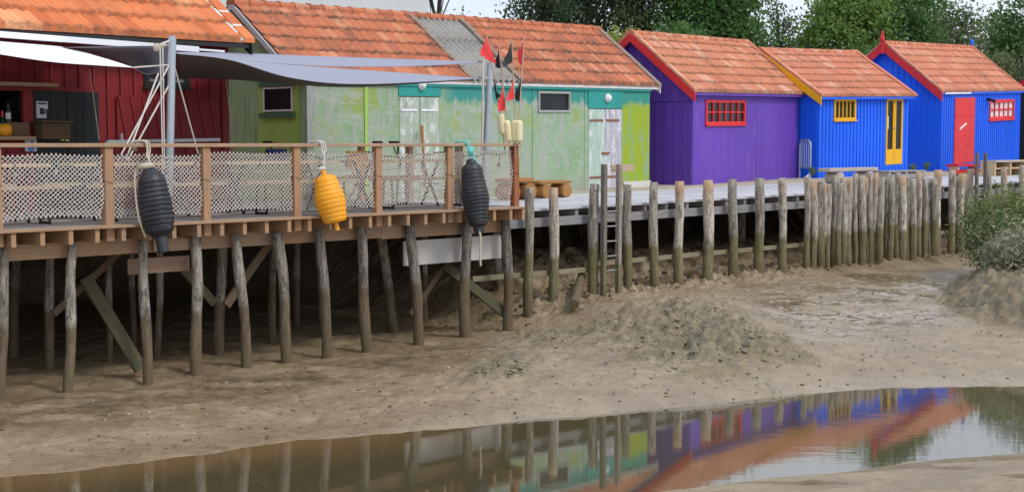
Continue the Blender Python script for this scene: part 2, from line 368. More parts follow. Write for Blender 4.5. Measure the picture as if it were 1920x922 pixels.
def terrain(x, y):
    u = (x + y) / S2; v = (y - x) / S2 - W0
    fy = np.interp(x, [p[0] for p in FAR], [p[1] for p in FAR]) + (fbm(x * 1.3, y * 0, 4, 5) - .5) * .22 + (fbm(x * 4.5, y * 0, 4, 15) - .5) * .15
    ny = np.interp(x, [p[0] for p in NEAR], [p[1] for p in NEAR]) + (fbm(x * 1.1, y * 0, 4, 9) - .5) * .3
    dF = (y - fy) * .88; dN = (ny - y) * .88
    T = sstep(15.7, 17.2, u)
    zb = -2.03 + .40 * T - .06 * sstep(24, 31, u) * T
    dP = np.maximum(.5 - v, 0)
    t = np.clip(dF / (dF + dP + 1e-3), 0, 1); t = t ** .85
    lip = sstep(-2.0, .6, x) * (1 - .75 * sstep(3.3, 4.6, x)); zf = WZ + (zb - WZ) * t + (.05 + .15 * lip) * (1 - np.exp(-np.maximum(dF, 0) / .55)) * sstep(0, 3.0, dP)
    # under the decks: bank rising to the land
    n1 = fbm(x * 2.3, y * 2.3, 4, 3)
    rise_w = zb + sstep(.5, 2.2, v + (n1 - .5) * .9) * .45 + sstep(4.6, 7.5, v) * (zg(u) - .08 - zb - .45)
    rise_t = zb + sstep(9.0, 12.0, v + (n1 - .5) * .6) * (zg(u) - .08 - zb)
    zu = rise_t * (1 - T) + rise_w * T
    z = np.where(v > .5, zu, zf); z = np.where(v > 12.5, zg(u) - .1, z)
    z = np.where(dN > 0, WZ + np.minimum(.055 * dN + .25 * (1 - np.exp(-dN * .25)), .8), z)
    inside = (dF < 0) & (dN < 0); z = np.where(inside, WZ - np.minimum(.25 * np.minimum(-dF, -dN), .4) , z)
    mudside = (dF > 0) & (v < 7)
    wt = np.clip(dF / 1.0, 0, 1)
    rough_amp = .015 + .03 * T * sstep(-.9, .6, v)
    land = sstep(7.0, 7.6, v)
    z = z + np.where(mudside, ((fbm(x * .8, y * .8, 4, 21) - .5) * .10 + (fbm(x * 6, y * 6, 5, 22, .6) - .5) * rough_amp * 2.2) * wt * (1 - land), 0)
    rill = np.abs(2 * fbm(x * 1.1 + y * .5, y * .55 - x * .2, 5, 121, .6) - 1); z = z - np.where(mudside, .018 * (1 - sstep(0, .10, rill)) * wt * (1 - land), 0)
    sp_, hv_ = worley(x / .33, y / .33, 161); z = z + np.where(mudside, np.clip(1 - sp_ * 5.5, 0, 1) * (hv_ > .55) * .035 * hv_ * wt * (1 - land), 0)
    dent = sstep(.66, .74, fbm(x * 3.2, y * 2.6, 3, 131)); z = z - np.where(mudside, .018 * dent * wt * (1 - land), 0)
    z = z + np.where((v > -.5) & (v < 7.0), (clots(x, y, .20, 151) * .6 + clots(x, y, .1, 152) * .4 - .15) * .20 * T * sstep(-.5, .3, v + (n1 - .5) * .8), 0) + np.where((v > .2) & (v < 7.0), (fbm(x * 4.5, y * 4.5, 4, 31) - .5) * .14 * T + (fbm(x * 3, y * 3, 3, 32) - .5) * .05, 0)
    # mounds of broken mud
    def mound(cx, cy, rx, ry, h, rough, seed):
        r = np.sqrt(((x - cx) / rx) ** 2 + ((y - cy) / ry) ** 2) + (fbm(x * 1.6, y * 1.6, 4, seed) - .5) * .75
        m = 1 - sstep(.30, 1.05, r)
        rid = 1 - np.abs(2 * fbm(x * 5.0, y * 4.4, 5, seed + 1, .62) - 1)
        cl = clots(x, y, .17, seed) * .6 + clots(x, y, .09, seed + 3) * .4; ragged = sstep(.30, .52, m * .8 + (fbm(x * 2.2, y * 2.2, 4, seed + 9) - .5) * .9); return m, m * h + m * (rid - .7) * rough * .5 + ragged * sstep(0, .3, m) * (cl - .25) * rough * 1.35
    al = np.zeros_like(x)
    for a in ((2.62, 20.3, 1.8, 3.2, .11, .17, 41), (-.15, 17.6, .62, .55, .08, .15, 51), (.75, 20.9, 1.5, 1.1, .05, .11, 61), (-.1, 18.4, .7, .8, .03, .08, 66), (3.4, 19.3, 1.2, .9, .08, .14, 71)):
        m, dz = mound(*a); z = z + dz; al = np.maximum(al, m * (.30 + .70 * sstep(a[1] + 2.4, a[1] - .4, y + (fbm(x * 1.5, y * 1.5, 3, 77) - .5) * 2)))
    # vegetated bank on the right
    xe = np.interp(y, [p[0] for p in BANK], [p[1] for p in BANK]) + (fbm(x * .5, y * 1.5, 4, 81) - .5) * .7
    d = x - xe
    bk = sstep(-.15, 1.2, d) * .5 + sstep(.8, 4.0, d) * .35
    bk = bk * sstep(18.5, 20.5, y) + sstep(0, .5, d) * (clots(x, y, .28, 141) * .6 + clots(x, y, .13, 142) * .4 - .2) * .27 * (1 - sstep(2.4, 3.6, d)) * sstep(18.5, 20.5, y)
    bmask = sstep(-.1, .25, d) * (1 - sstep(2.4, 4.0, d)) * sstep(18.5, 20.5, y)
    rid = 1 - np.abs(2 * fbm(x * 4.2, y * 3.4, 4, 91, .6) - 1)
    zb2 = -1.85 + bk + bmask * (rid - .7) * .30
    z = np.where((d > -.15) & (y > 18.5), np.maximum(z, zb2 - .15 * (1 - sstep(-.15, .1, d))), z)
    al = np.maximum(al, bmask * .9)
    # wetness: film of water beside the terrace piles, at the creek margin and in the upper channel
    wet = np.clip(1 - np.abs(v + .75 + (fbm(x * 1.2, y * 1.2, 3, 101) - .5) * 1.6) / .95, 0, 1) * (1 - sstep(13.6, 15.4, u)) * 1.25 * sstep(.34, .50, fbm(x * 1.4, y * 3.2, 4, 103))
    wet = np.maximum(wet, np.clip(1 - dF / .8, 0, 1) * .55 * (dF > 0))
    ch = np.exp(-((y - (23.2 + (x - 5.6) * .8)) / 2.8) ** 2) * sstep(3.2, 5.0, x)
    wet = np.maximum(wet, ch * (.35 + .65 * sstep(.36, .58, fbm(x * 1.2, y * 2.2, 5, 105))))
    pud = np.exp(-(((x - 7.45) / 1.0) ** 2 + ((y - 27.6) / .9) ** 2)); wet = np.maximum(wet, sstep(.35, .6, pud) * 1.0)
    z = z - pud * .03
    nb = (dN > 0) * sstep(.50, .60, fbm(x * 1.1, y * 2.6, 4, 107)); wet = np.maximum(wet, nb * .9)
    wet = wet * (1 - np.clip(al * 1.5, 0, 1))
    return z, wet, al
def axis(lo, a, b, hi, st):
    core = list(np.arange(a, b, st)); L = []; s = st; p = a
    while p > lo: s *= 1.35; p -= s; L.append(p)
    Rr = []; s = st; p = core[-1]
    while p < hi: s *= 1.35; p += s; Rr.append(p)
    return np.array(L[::-1] + core + Rr)
def np_mesh(name, V, Q, mat, smooth=False, loc=(0, 0, 0), k=4):
    me = bpy.data.meshes.new(name); V = np.asarray(V, np.float32) - np.array(loc, np.float32); Q = np.asarray(Q, np.int32)
    me.vertices.add(len(V)); me.vertices.foreach_set('co', V.ravel())
    me.loops.add(Q.size); me.loops.foreach_set('vertex_index', Q.ravel())
    me.polygons.add(len(Q)); me.polygons.foreach_set('loop_start', np.arange(0, Q.size, k, dtype=np.int32)); me.polygons.foreach_set('loop_total', np.full(len(Q), k, np.int32))
    me.update(calc_edges=True); me.validate()
    if smooth: me.polygons.foreach_set('use_smooth', np.ones(len(Q), bool))
    me.materials.append(mat); o = bpy.data.objects.new(name, me); COL.objects.link(o); o.location = loc; return o
def mud_material():
    t = NT('estuary_mud'); al = t.attr('algae'); wet = t.attr('wet')
    n1 = t.noise(t.pos(row=False), 1.1, 6, .6); n2 = t.noise(t.pos(row=False), 14, 6, .65); n3 = t.noise(t.pos((1, 1, 1), row=False), 5, 5, .6, .3); n5 = t.noise(t.pos(row=False), 3.3, 4, .6)
    c = t.mix(t.mr(n1, .35, .65), (.235, .172, .102), (.345, .268, .172))
    c = t.mix(t.math('MULTIPLY', t.mr(n3, .50, .66), .45), c, (.185, .14, .09))
    spk = t.math('MULTIPLY', t.mr(n2, .56, .62), t.mr(n5, .42, .56)); c = t.mix(t.math('MULTIPLY', spk, .65), c, (.08, .062, .04)); n7 = t.noise(t.pos((7, 2.0, 1), row=False), 1.5, 5, .7, .4); c = t.mix(t.math('MULTIPLY', t.mr(n7, .58, .68), .50), c, (.15, .112, .068)); n6 = t.noise(t.pos((1, 2.6, 1), row=False), 2.2, 6, .7, .6); c = t.mix(t.math('MULTIPLY', t.mr(n6, .52, .66), .40), c, (.37, .30, .21)); c = t.mix(t.math('MULTIPLY', t.mr(n6, .46, .34), .35), c, (.20, .145, .08))
    c = t.mix(t.math('MULTIPLY', wet, .5), c, (.16, .115, .066))
    alg = t.math('MULTIPLY', al, t.mr(n3, .40, .62)); c = t.mix(t.math('MULTIPLY', alg, .80), c, (.105, .112, .072))
    c = t.mix(t.math('MULTIPLY', al, t.math('MULTIPLY', t.mr(n2, .54, .66), .45)), c, (.10, .088, .06))
    c = t.mix(t.math('MULTIPLY', al, .40), c, (.16, .14, .095))
    r = t.mr(wet, 0, .8, .42, .08); r = t.math('ADD', r, t.math('MULTIPLY', t.math('SUBTRACT', n1, .5), .35), clamp=True); r = t.math('MAXIMUM', r, t.mr(al, 0, .4, .07, .7))
    b = t.n('ShaderNodeBump'); b.inputs['Distance'].default_value = .03
    t.l(t.math('MULTIPLY', t.math('SUBTRACT', 1.0, wet), .55), b.inputs['Strength']); t.l(t.math('ADD', n2, t.math('MULTIPLY', n3, 1.5)), b.inputs['Height']); t.l(b.outputs[0], t.b.inputs['Normal'])
    return t.fin(c, r, t.mr(wet, .3, .9, .45, 1.0))
M['mud'] = mud_material()
gx = axis(-150, -9.0, 12.0, 150, .042); gy = axis(-20, 12.2, 27.5, 60, .042)
X, Y = np.meshgrid(gx, gy); Z, WET, ALG = terrain(X, Y)
nx, ny_ = len(gx), len(gy)
idx = np.arange(nx * ny_).reshape(ny_, nx)
Q = np.stack([idx[:-1, :-1], idx[:-1, 1:], idx[1:, 1:], idx[1:, :-1]], -1).reshape(-1, 4)
mud = struct(np_mesh('mud', np.stack([X, Y, Z], -1).reshape(-1, 3), Q, M['mud'], True))
for nm, A in (('wet', WET), ('algae', ALG)):
    at = mud.data.attributes.new(nm, 'FLOAT', 'POINT'); at.data.foreach_set('value', A.astype(np.float32).ravel())
def tz(x, y): return float(terrain(np.array([x], float), np.array([y], float))[0][0])
# creek water
t = NT('creek_water'); n = t.noise(t.pos((2.2, 7, 1), row=False), 1.6, 3, .5); n2 = t.noise(t.pos((1, 1, 1), row=False), .35, 2)
amt = t.math('MULTIPLY', t.mr(n2, .42, .6), .9)
b = t.n('ShaderNodeBump'); b.inputs['Distance'].default_value = .012; t.l(t.math('ADD', t.math('MULTIPLY', amt, .05), .018), b.inputs['Strength']); t.l(n, b.inputs['Height']); t.l(b.outputs[0], t.b.inputs['Normal'])
sh = t.attr('shallow'); wc = t.mix(sh, (.080, .068, .034), (.20, .125, .055)); M['water'] = t.fin(wc, .035, .5); t.b.inputs['IOR'].default_value = 2.6
wx = axis(-60, -9, 9, 60, .25); wy = np.arange(-6, 21.5, .25); XX, YY = np.meshgrid(wx, wy); wi = np.arange(XX.size).reshape(XX.shape)
wo = struct(np_mesh('water', np.stack([XX, YY, np.full_like(XX, WZ)], -1).reshape(-1, 3), np.stack([wi[:-1, :-1], wi[:-1, 1:], wi[1:, 1:], wi[1:, :-1]], -1).reshape(-1, 4), M['water']))
dd = (np.interp(XX, [p[0] for p in FAR], [p[1] for p in FAR]) - YY); sh = np.clip(1 - dd / 1.4, 0, 1) * (1 - sstep(-2.5, 0.5, XX)) + .15 * np.clip(1 - dd / .8, 0, 1)
at = wo.data.attributes.new('shallow', 'FLOAT', 'POINT'); at.data.foreach_set('value', np.clip(sh, 0, 1).astype(np.float32).ravel())
# land behind the row
t = NT('sandy_ground'); n = t.noise(t.pos(), 3, 6, .7); c = t.mix(t.mr(n, .4, .6), (.36, .31, .24), (.46, .40, .32)); n2 = t.noise(t.pos(), .12, 3)
far = t.mr(t.sep(t.pos())[1], W0 + 9, W0 + 12); c = t.mix(far, c, t.mix(t.mr(n, .4, .6), (.06, .09, .03), (.10, .12, .04))); t.bump(n, .5, .02); M['ground'] = t.fin(c, .9, .2)
g = MB(); us = [-200, -60, -10, 5, 16, 22, 28, 34, 40, 46, 60, 120, 300]
g.grid([[R(u, v, float(zg(np.float64(u))) + dz) for u in us] for v, dz in ((4.33, -.22), (4.33, -.012), (4.42, 0), (9, 0), (14, 0), (40, .05), (400, .2))])
struct(g.build('ground', M['ground']))
# ------------------------------------------------------------------ huts
def roof(root, fr, W, HD, HW, RI, ovl, ovr, oe, nc, tw, mat, base=.10, both=True, name='roof', u0=None, u1=None, amp=.016, lift=.035):
    sl = RI / HD; ln = math.sqrt(1 + sl * sl); a0 = -ovl if u0 is None else u0; a1 = W + ovr if u1 is None else u1
    nt = max(3, round((a1 - a0) / tw)); tw = (a1 - a0) / nt; ns = 8
    m = MB(); r2 = random.Random(nc * 31 + nt)
    for side in ((0, 1) if both else (0,)):
        for k in range(nc):
            s0 = -oe + (HD + oe) * k / nc; s1 = -oe + (HD + oe) * (k + 1) / nc
            jit = [r2.uniform(-.006, .008) for _ in range(nt + 1)]; jr = [r2.uniform(-.005, .007) for _ in range(nt + 1)]
            rows = []; uvs = []
            for s, raise_, q in ((s0, -.012, .002), (s0, lift, .003), (s1 + .012, .004, .999)):
                row = []; uvr = []
                for i in range(nt * ns + 1):
                    ti = min(i // ns, nt - 1); f = i / ns - ti
                    wv = amp * (abs(math.sin(math.pi * (f * 2))) ** .7) + (amp * 1.1 if f < .14 or f > .94 else 0)
                    u = a0 + tw * i / ns; h = HW + s * sl + base + raise_ + (wv if raise_ > -.01 else 0) + (jr[ti] if raise_ > .01 else 0); ss = s + (jit[ti] if raise_ > .01 or raise_ < 0 else 0)
                    v = ss if side == 0 else 2 * HD - ss
                    row.append(fr(u, v, h)); uvr.append((u / tw + .01 + 100, k + q + 50 * side))
                rows.append(row); uvs.append(uvr)
            m.grid(rows, uvs)
    return m.build(name, mat, root, smooth=False, fix=False)
def boarding(root, fr, W, HD, HW, RI, ovl, ovr, oe, mat, th=.07, top=.075):
    sl = RI / HD; m = MB(); a0, a1 = -ovl + .01, W + ovr - .01
    for side in (0, 1):
        pts = []
        for u in (a0, a1):
            for s in (-oe + .02, HD):
                for d in (top - th, top): 
                    v = s if side == 0 else 2 * HD - s
                    pts.append(m.vert(fr(u, v, HW + s * sl + d)))
        for q in ((0, 1, 3, 2), (4, 6, 7, 5), (0, 4, 5, 1), (2, 3, 7, 6), (0, 2, 6, 4), (1, 5, 7, 3)): m.f.append([pts[k] for k in q])
    return m.build('roof_boarding', mat, root)
def ridge(root, fr, W, HD, HW, RI, ovl, ovr, mat, seg=.36, r=.085, base=.10):
    m = MB(); a0, a1 = -ovl - .01, W + ovr + .01; n = round((a1 - a0) / seg); seg = (a1 - a0) / n
    for k in range(n):
        pts = []; uvs = []
        for q, (uu, rr) in enumerate(((a0 + seg * k - .02, r * 1.16), (a0 + seg * k + .05, r * 1.16), (a0 + seg * k + .06, r), (a0 + seg * (k + 1), r * .97))):
            row = []; uvr = []
            for j in range(9):
                t = math.pi * (-.08 + 1.16 * j / 8)
                row.append(fr(uu, HD + math.cos(t) * rr * 1.25, HW + RI + base - .03 + math.sin(t) * rr + rnd.uniform(-.002, .002))); uvr.append((k + .5, 300.5))
            pts.append(row); uvs.append(uvr)
        m.grid(pts, uvs)
        m.f.append([m.vert(p, (k + .5, 300.5)) for p in pts[0]]); m.f.append([m.vert(p, (k + .5, 300.5)) for p in pts[-1]])
    return m.build('ridge_tiles', mat, root, smooth=False)
def slope_box(m, fr, u0, u1, s0, s1, HW, sl, d0, d1, back=None):   # box lying along the roof slope
    c = []
    for u in (u0, u1):
        for s in (s0, s1):
            for d in (d0, d1):
                v = s if back is None else back - s
                c.append(m.vert(fr(u, v, HW + s * sl + d), (u * 3 + .5 + math.floor(s * 3), 400.5)))
    for q in ((0, 1, 3, 2), (4, 6, 7, 5), (0, 4, 5, 1), (2, 3, 7, 6), (0, 2, 6, 4), (1, 5, 7, 3)): m.f.append([c[k] for k in q])
def verge(root, fr, side, W, HD, HW, RI, ov, oe, mat, seg=.34, wid=.15, name='verge_tiles', d0=.10, d1=.165, front_only=False):
    sl = RI / HD; m = MB(); u0 = -ov - .025 if side < 0 else W + ov + .025 - wid; n = round((HD + oe) / seg); st = (HD + oe) / n
    for bk in ((None,) if front_only else (None, 2 * HD)):
        for k in range(n):
            s = -oe - .015 + st * k; slope_box(m, fr, u0 + rnd.uniform(-.008, .008), u0 + wid, s, s + st + .01, HW, sl, d0 + (.012 if k % 2 else 0), d1 + rnd.uniform(-.006, .012), bk)
    return m.build(name, mat, root)
def barge(root, fr, side, W, HD, HW, RI, ov, oe, mat, th=.03, d0=-.13, d1=.095, name='barge_board', front_only=False):
    sl = RI / HD; u0 = -ov - th if side < 0 else W + ov; obs = []
    for bk in ((None,) if front_only else (None, 2 * HD)):
        m = MB(); slope_box(m, fr, u0, u0 + th, -oe - .02, HD - (.002 if bk else 0), HW, sl, d0, d1, bk); obs.append(m.build(name, mat, root, bevel=.004))
    return obs
def front_wall(m, fr, W, H, ops, dep=.07, low=-.25):
    us = sorted(set([0, W] + [o[0] for o in ops] + [o[1] for o in ops])); hs = sorted(set([low, H] + [o[2] for o in ops] + [o[3] for o in ops]))
    for a, b in zip(us, us[1:]):
        for c, d in zip(hs, hs[1:]):
            mu, mh = (a + b) / 2, (c + d) / 2
            if any(o[0] < mu < o[1] and o[2] < mh < o[3] for o in ops): continue
            m.face([fr(a, 0, c), fr(b, 0, c), fr(b, 0, d), fr(a, 0, d)], [(a, c), (b, c), (b, d), (a, d)])
    for (a, b, c, d) in ops:
        for (p, q) in (((a, c), (b, c)), ((b, c), (b, d)), ((b, d), (a, d)), ((a, d), (a, c))):
            m.face([fr(p[0], 0, p[1]), fr(q[0], 0, q[1]), fr(q[0], dep, q[1]), fr(p[0], dep, p[1])], [p, q, q, p])
def gable(m, fr, u, HD, HW, RI, low=-.25, out=0.0, sgn=-1):
    u = u + sgn * out
    pts = [(0, low), (2 * HD, low), (2 * HD, HW), (HD, HW + RI), (0, HW)]
    m.face([fr(u, v, h) for v, h in pts], pts)
def back_wall(m, fr, W, HD, HW, low=-.25):
    m.face([fr(0, 2 * HD, low), fr(W, 2 * HD, low), fr(W, 2 * HD, HW), fr(0, 2 * HD, HW)], [(0, low), (W, low), (W, HW), (0, HW)])
def battens_front(m, fr, us, H, ops, wd=.035, dp=.022, low=-.2):
    for u in us:
        segs = [(low, H)]
        for (a, b, c, d) in ops:
            if a - .06 < u < b + .06:
                ns = []
                for s0, s1 in segs:
                    if c - .06 > s0: ns.append((s0, min(s1, c - .06)))
                    if d + .06 < s1: ns.append((max(s0, d + .06), s1))
                segs = [q for q in ns if q[1] - q[0] > .03]
        for s0, s1 in segs: m.box(fr, u - wd / 2, u + wd / 2, -dp, .002, s0, s1)
def battens_gable(m, fr, side_u, vs, HD, HW, RI, wd=.035, dp=.022, low=-.2, sgn=-1):
    for v in vs:
        top = HW + RI * (1 - abs(v - HD) / HD) - .03
        m.box(fr, side_u + min(0, sgn * dp) , side_u + max(0, sgn * dp) + .001, v - wd / 2, v + wd / 2, low, top)
def window(root, fr, r, mat, nx=1, ny=1, pane='pane', fw=.05, bw=.025, proud=.03, inset=.05, name='window', label=None, sill=True):
    a, b, c, d = r; m = MB()
    m.box(fr, a - .01, a + fw, -proud, inset, c - .01, d + .01); m.box(fr, b - fw, b + .01, -proud, inset, c - .01, d + .01)
    m.box(fr, a + fw, b - fw, -proud + .002, inset, d - fw, d + .008); m.box(fr, a + fw, b - fw, -proud + .002, inset, c - .008, c + fw)
    for k in range(1, nx):
        u = a + fw + (b - a - 2 * fw) * k / nx; m.box(fr, u - bw / 2, u + bw / 2, -proud + .014, inset - .01, c + fw, d - fw)
    for k in range(1, ny):
        h = c + fw + (d - c - 2 * fw) * k / ny; m.box(fr, a + fw, b - fw, -proud + .018, inset - .014, h - bw / 2, h + bw / 2)
    o = m.build(name, mat, root, label=label)
    p = MB(); p.box(fr, a + fw * .5, b - fw * .5, inset - .03, inset + .012, c + fw * .5, d - fw * .5); p.build('pane', M[pane], o)
    if sill: s = MB(); s.box(fr, a - .03, b + .03, -proud - .03, .0, c - .05, c - .012); s.build('sill', mat, o)
    return o
def arange(a, b, st): return [a + st * k for k in range(int((b - a) / st) + 1)]
# --- purple hut
def hut_purple():
    fr = Frame((4.278, 33.001, .01), .91, .017); W, HD, HW, RI, ov, oe = 5.537, 1.636, 2.232, 1.329, .196, .173
    root = thing('purple_hut', 'purple plank hut with red barge boards and a red ten-pane window', 'hut', fr(0, 0, 0))
    wr = fr.rect(1323, 188, 1396, 232); m = MB(); front_wall(m, fr, W, HW, [wr])
    gable(m, fr, 0, HD, HW, RI); gable(m, fr, W, HD, HW, RI); back_wall(m, fr, W, HD, HW)
    u = 0.0
    while u < W - .05:
        w_ = min(rnd.choice((.18, .3, .42, .55)), W - u); pr_ = -.008 - .004 * rnd.random(); g_ = .0015
        if not (u + w_ > wr[0] and u < wr[1]): m.box(fr, u + g_, u + w_, pr_, .001, -.25, HW - .02)
        else: m.box(fr, u + g_, u + w_, pr_, .001, -.25, wr[2] - .06); m.box(fr, u + g_, u + w_, pr_, .001, wr[3] + .03, HW - .02)
        u += w_
    for v in arange(0, 2 * HD - .26, .26): m.box(fr, -.014 - .006 * rnd.random(), .001, v + .004, v + .25, -.25, HW - .27)
    for v in arange(0, 2 * HD - .2, .2):
        m.box(fr, -.03, .001, v + .003, v + .197, HW - .25, max(HW - .2, HW + RI * (1 - max(abs(v - HD), abs(v + .2 - HD)) / HD) - .03))
    m.build('wall', M['purple'], root)
    roof(root, fr, W, HD, HW, RI, ov, .16, oe, 7, .235, M['tile_purple'], lift=.05); boarding(root, fr, W, HD, HW, RI, ov, .16, oe, M['purple'])
    ridge(root, fr, W, HD, HW, RI, ov, .16, M['tile_purple']); verge(root, fr, -1, W, HD, HW, RI, ov, oe, M['tile_purple']); verge(root, fr, 1, W, HD, HW, RI, .16, oe, M['tile_purple'])
    barge(root, fr, -1, W, HD, HW, RI, ov, oe, M['red'])
    window(root, fr, wr, M['red'], 6, 2, fw=.055, bw=.03)
hut_purple()
# --- first blue hut (yellow trim)
def hut_blue_yellow():
    fr = Frame((8.15, 37.0, .042), .711, .024); W, HD, HW, RI, ov, oe = 4.158, 1.911, 2.194, 1.227, .16, .168
    root = thing('blue_hut', 'blue ribbed hut with yellow glazed door, yellow barred window and yellow barge board', 'hut', fr(0, 0, 0), 'blue huts at the end of the row')
    wr = fr.rect(1564, 187, 1603, 224); dr = fr.rect(1662, 185, 1690, 307); m = MB(); front_wall(m, fr, W, HW, [wr, dr])
    gable(m, fr, 0, HD, HW, RI); gable(m, fr, W, HD, HW, RI); back_wall(m, fr, W, HD, HW)
    battens_front(m, fr, arange(.02, W, .155), HW - .02, [wr, dr]); battens_gable(m, fr, 0, arange(.05, 2 * HD, .17), HD, HW, RI)
    m.build('wall', M['blue'], root)
    roof(root, fr, W, HD, HW, RI, .13, .15, oe, 7, .235, M['tile_blue'], lift=.045); boarding(root, fr, W, HD, HW, RI, .13, .15, oe, M['blue'])
    ridge(root, fr, W, HD, HW, RI, .13, .15, M['tile_blue']); verge(root, fr, -1, W, HD, HW, RI, .13, oe, M['tile_blue']); verge(root, fr, 1, W, HD, HW, RI, .15, oe, M['tile_blue'])
    barge(root, fr, -1, W, HD, HW, RI, .13, oe, M['yellow'])
    window(root, fr, wr, M['yellow'], 5, 1, fw=.05, bw=.03)
    a, b, c, d = dr; m = MB(); fw = .06
    mid = (a + b) / 2
    for x0, x1 in ((a, mid - .008), (mid + .008, b)):
        m.box(fr, x0, x0 + fw, -.02, .03, c, d); m.box(fr, x1 - fw, x1, -.02, .03, c, d); m.box(fr, x0 + fw, x1 - fw, -.018, .03, d - fw, d); m.box(fr, x0 + fw, x1 - fw, -.018, .03, c, c + .42)
    do = m.build('door', M['yellow'], root, label='yellow double door with tall glass panes')
    p = MB(); p.box(fr, a + .03, b - .03, .015, .045, c + .3, d - .03); p.build('pane', M['pane'], do)
    k = MB(); k.box(fr, mid - .05, mid + .03, -.05, -.02, c + 1.0, c + 1.03); k.build('handle', M['steel'], do)
    s = MB(); s.box(fr, a + .02, a + fw + .08, .008, .0145, d - .85, d - .5); s.build('notice', M['paper'], do)
    s = MB(); s.box(fr, -.05, W + .05, -.04, .0, -.3, .02)
hut_blue_yellow()
# --- second blue hut (red trim)
def hut_blue_red():
    fr = Frame((12.888, 41.801, .168), .912, .035); W, HD, HW, RI, ov, oe = 7.295, 1.784, 2.331, 1.467, .226, .094
    root = thing('blue_hut', 'blue ribbed hut with red plank door, red barge boards and a red spiked finial', 'hut', fr(0, 0, 0), 'blue huts at the end of the row')
    wr = fr.rect(1855, 188, 1900, 222); dr = fr.rect(1790, 184, 1824, 303); m = MB(); front_wall(m, fr, W, HW, [wr, dr])
    gable(m, fr, 0, HD, HW, RI); gable(m, fr, W, HD, HW, RI); back_wall(m, fr, W, HD, HW)
    battens_front(m, fr, arange(.02, W, .19), HW - .02, [wr, dr]); battens_gable(m, fr, 0, arange(.05, 2 * HD, .19), HD, HW, RI)
    m.build('wall', M['blue'], root)
    roof(root, fr, W, HD, HW, RI, ov, .2, oe, 7, .26, M['tile_blue'], lift=.05); boarding(root, fr, W, HD, HW, RI, ov, .2, oe, M['blue'])
    ridge(root, fr, W, HD, HW, RI, ov, .2, M['tile_blue']); verge(root, fr, -1, W, HD, HW, RI, ov, oe, M['tile_blue'], seg=.42); verge(root, fr, 1, W, HD, HW, RI, .2, oe, M['tile_blue'], seg=.42)
    barge(root, fr, -1, W, HD, HW, RI, ov, oe, M['red'], d0=-.17)
    p0 = fr(-ov - .05, HD, HW + RI - .25)
    f = MB(); f.tube_prof(p0, p0 + Vector((0, 0, .74)), [(0, .04), (.3, .04), (.42, .035), (.5, .06), (.6, .075), (.72, .055), (.86, .035), (1, .004)], 8); f.build('finial', M['red'], root)
    p1 = fr(W + .2, HD, HW + RI); f = MB()
    f.tube_prof(p1, p1 + Vector((0, 0, .42)), [(0, .03), (.3, .03), (.45, .06), (.6, .07), (.8, .04), (1, .01)], 8); f.build('finial', M['blue'], root, label='small blue finial at the far ridge end')
    window(root, fr, wr, M['red'], 5, 2, 'pane_pale', fw=.09, bw=.05)
    a, b, c, d = dr; do = MB(); mid = (a + b) / 2; n = 6
    for k in range(n): do.box(fr, a + (b - a) * k / n + .002, a + (b - a) * (k + 1) / n - .002 - (.012 if k == n // 2 - 1 else 0), -.03, .03, c, d)
    do = do.build('door', M['red'], root, label='red plank double door')
    for hh in (.52, 1.45):
        k = MB(); k.box(fr, a + .03, mid - .15, -.045, -.03, c + hh, c + hh + .04); k.box(fr, mid + .15, b - .03, -.045, -.03, c + hh, c + hh + .04); k.build('hinge', M['red'], do)
    k = MB(); k.bar(fr(a + .35, -.05, c + 1.05), fr(mid + .05, -.05, c + 1.22), .035, .045); k.build('handle', M['white'], do)
    k = MB(); k.box(fr, a - 1.0, a + 1.2, -.09, -.05, d + .12, d + .17); k.build('conduit', M['white'], root)
    q = fr(*[fr.uh(1850, 187)[0], -.12, fr.uh(1850, 187)[1]]); k = MB(); k.tube_prof(q, q + Vector((.05, -.2, -.06)), [(0, .03), (.6, .05), (1, .06)], 10); k.box(fr, fr.uh(1850, 187)[0] - .05, fr.uh(1850, 187)[0] + .05, -.13, .0, fr.uh(1850, 187)[1] - .05, fr.uh(1850, 187)[1] + .05); k.build('floodlight', M['black'], root)
hut_blue_red()
# --- sliver of another hut at the right edge
def hut_dark():
    fr = Frame(R(48.9, 4.6, .25), .80, .02); W, HD, HW, RI = 5, 1.8, 2.15, 1.2
    root = thing('dark_hut', 'dark stained hut with red eaves at the far right end of the row', 'hut', fr(0, 0, 0))
    m = MB(); front_wall(m, fr, W, HW, []); gable(m, fr, 0, HD, HW, RI); gable(m, fr, W, HD, HW, RI); back_wall(m, fr, W, HD, HW)
    battens_gable(m, fr, 0, arange(.05, 2 * HD, .2), HD, HW, RI); m.build('wall', M['black'], root)
    roof(root, fr, W, HD, HW, RI, .2, .2, .2, 7, .25, M['tile_blue']); boarding(root, fr, W, HD, HW, RI, .2, .2, .2, M['black']); ridge(root, fr, W, HD, HW, RI, .2, .2, M['tile_blue'])
    barge(root, fr, -1, W, HD, HW, RI, .2, .2, M['red'])
    window(root, fr, (.5, 1.4, 1.0, 1.7), M['white'], 2, 1)
hut_dark()
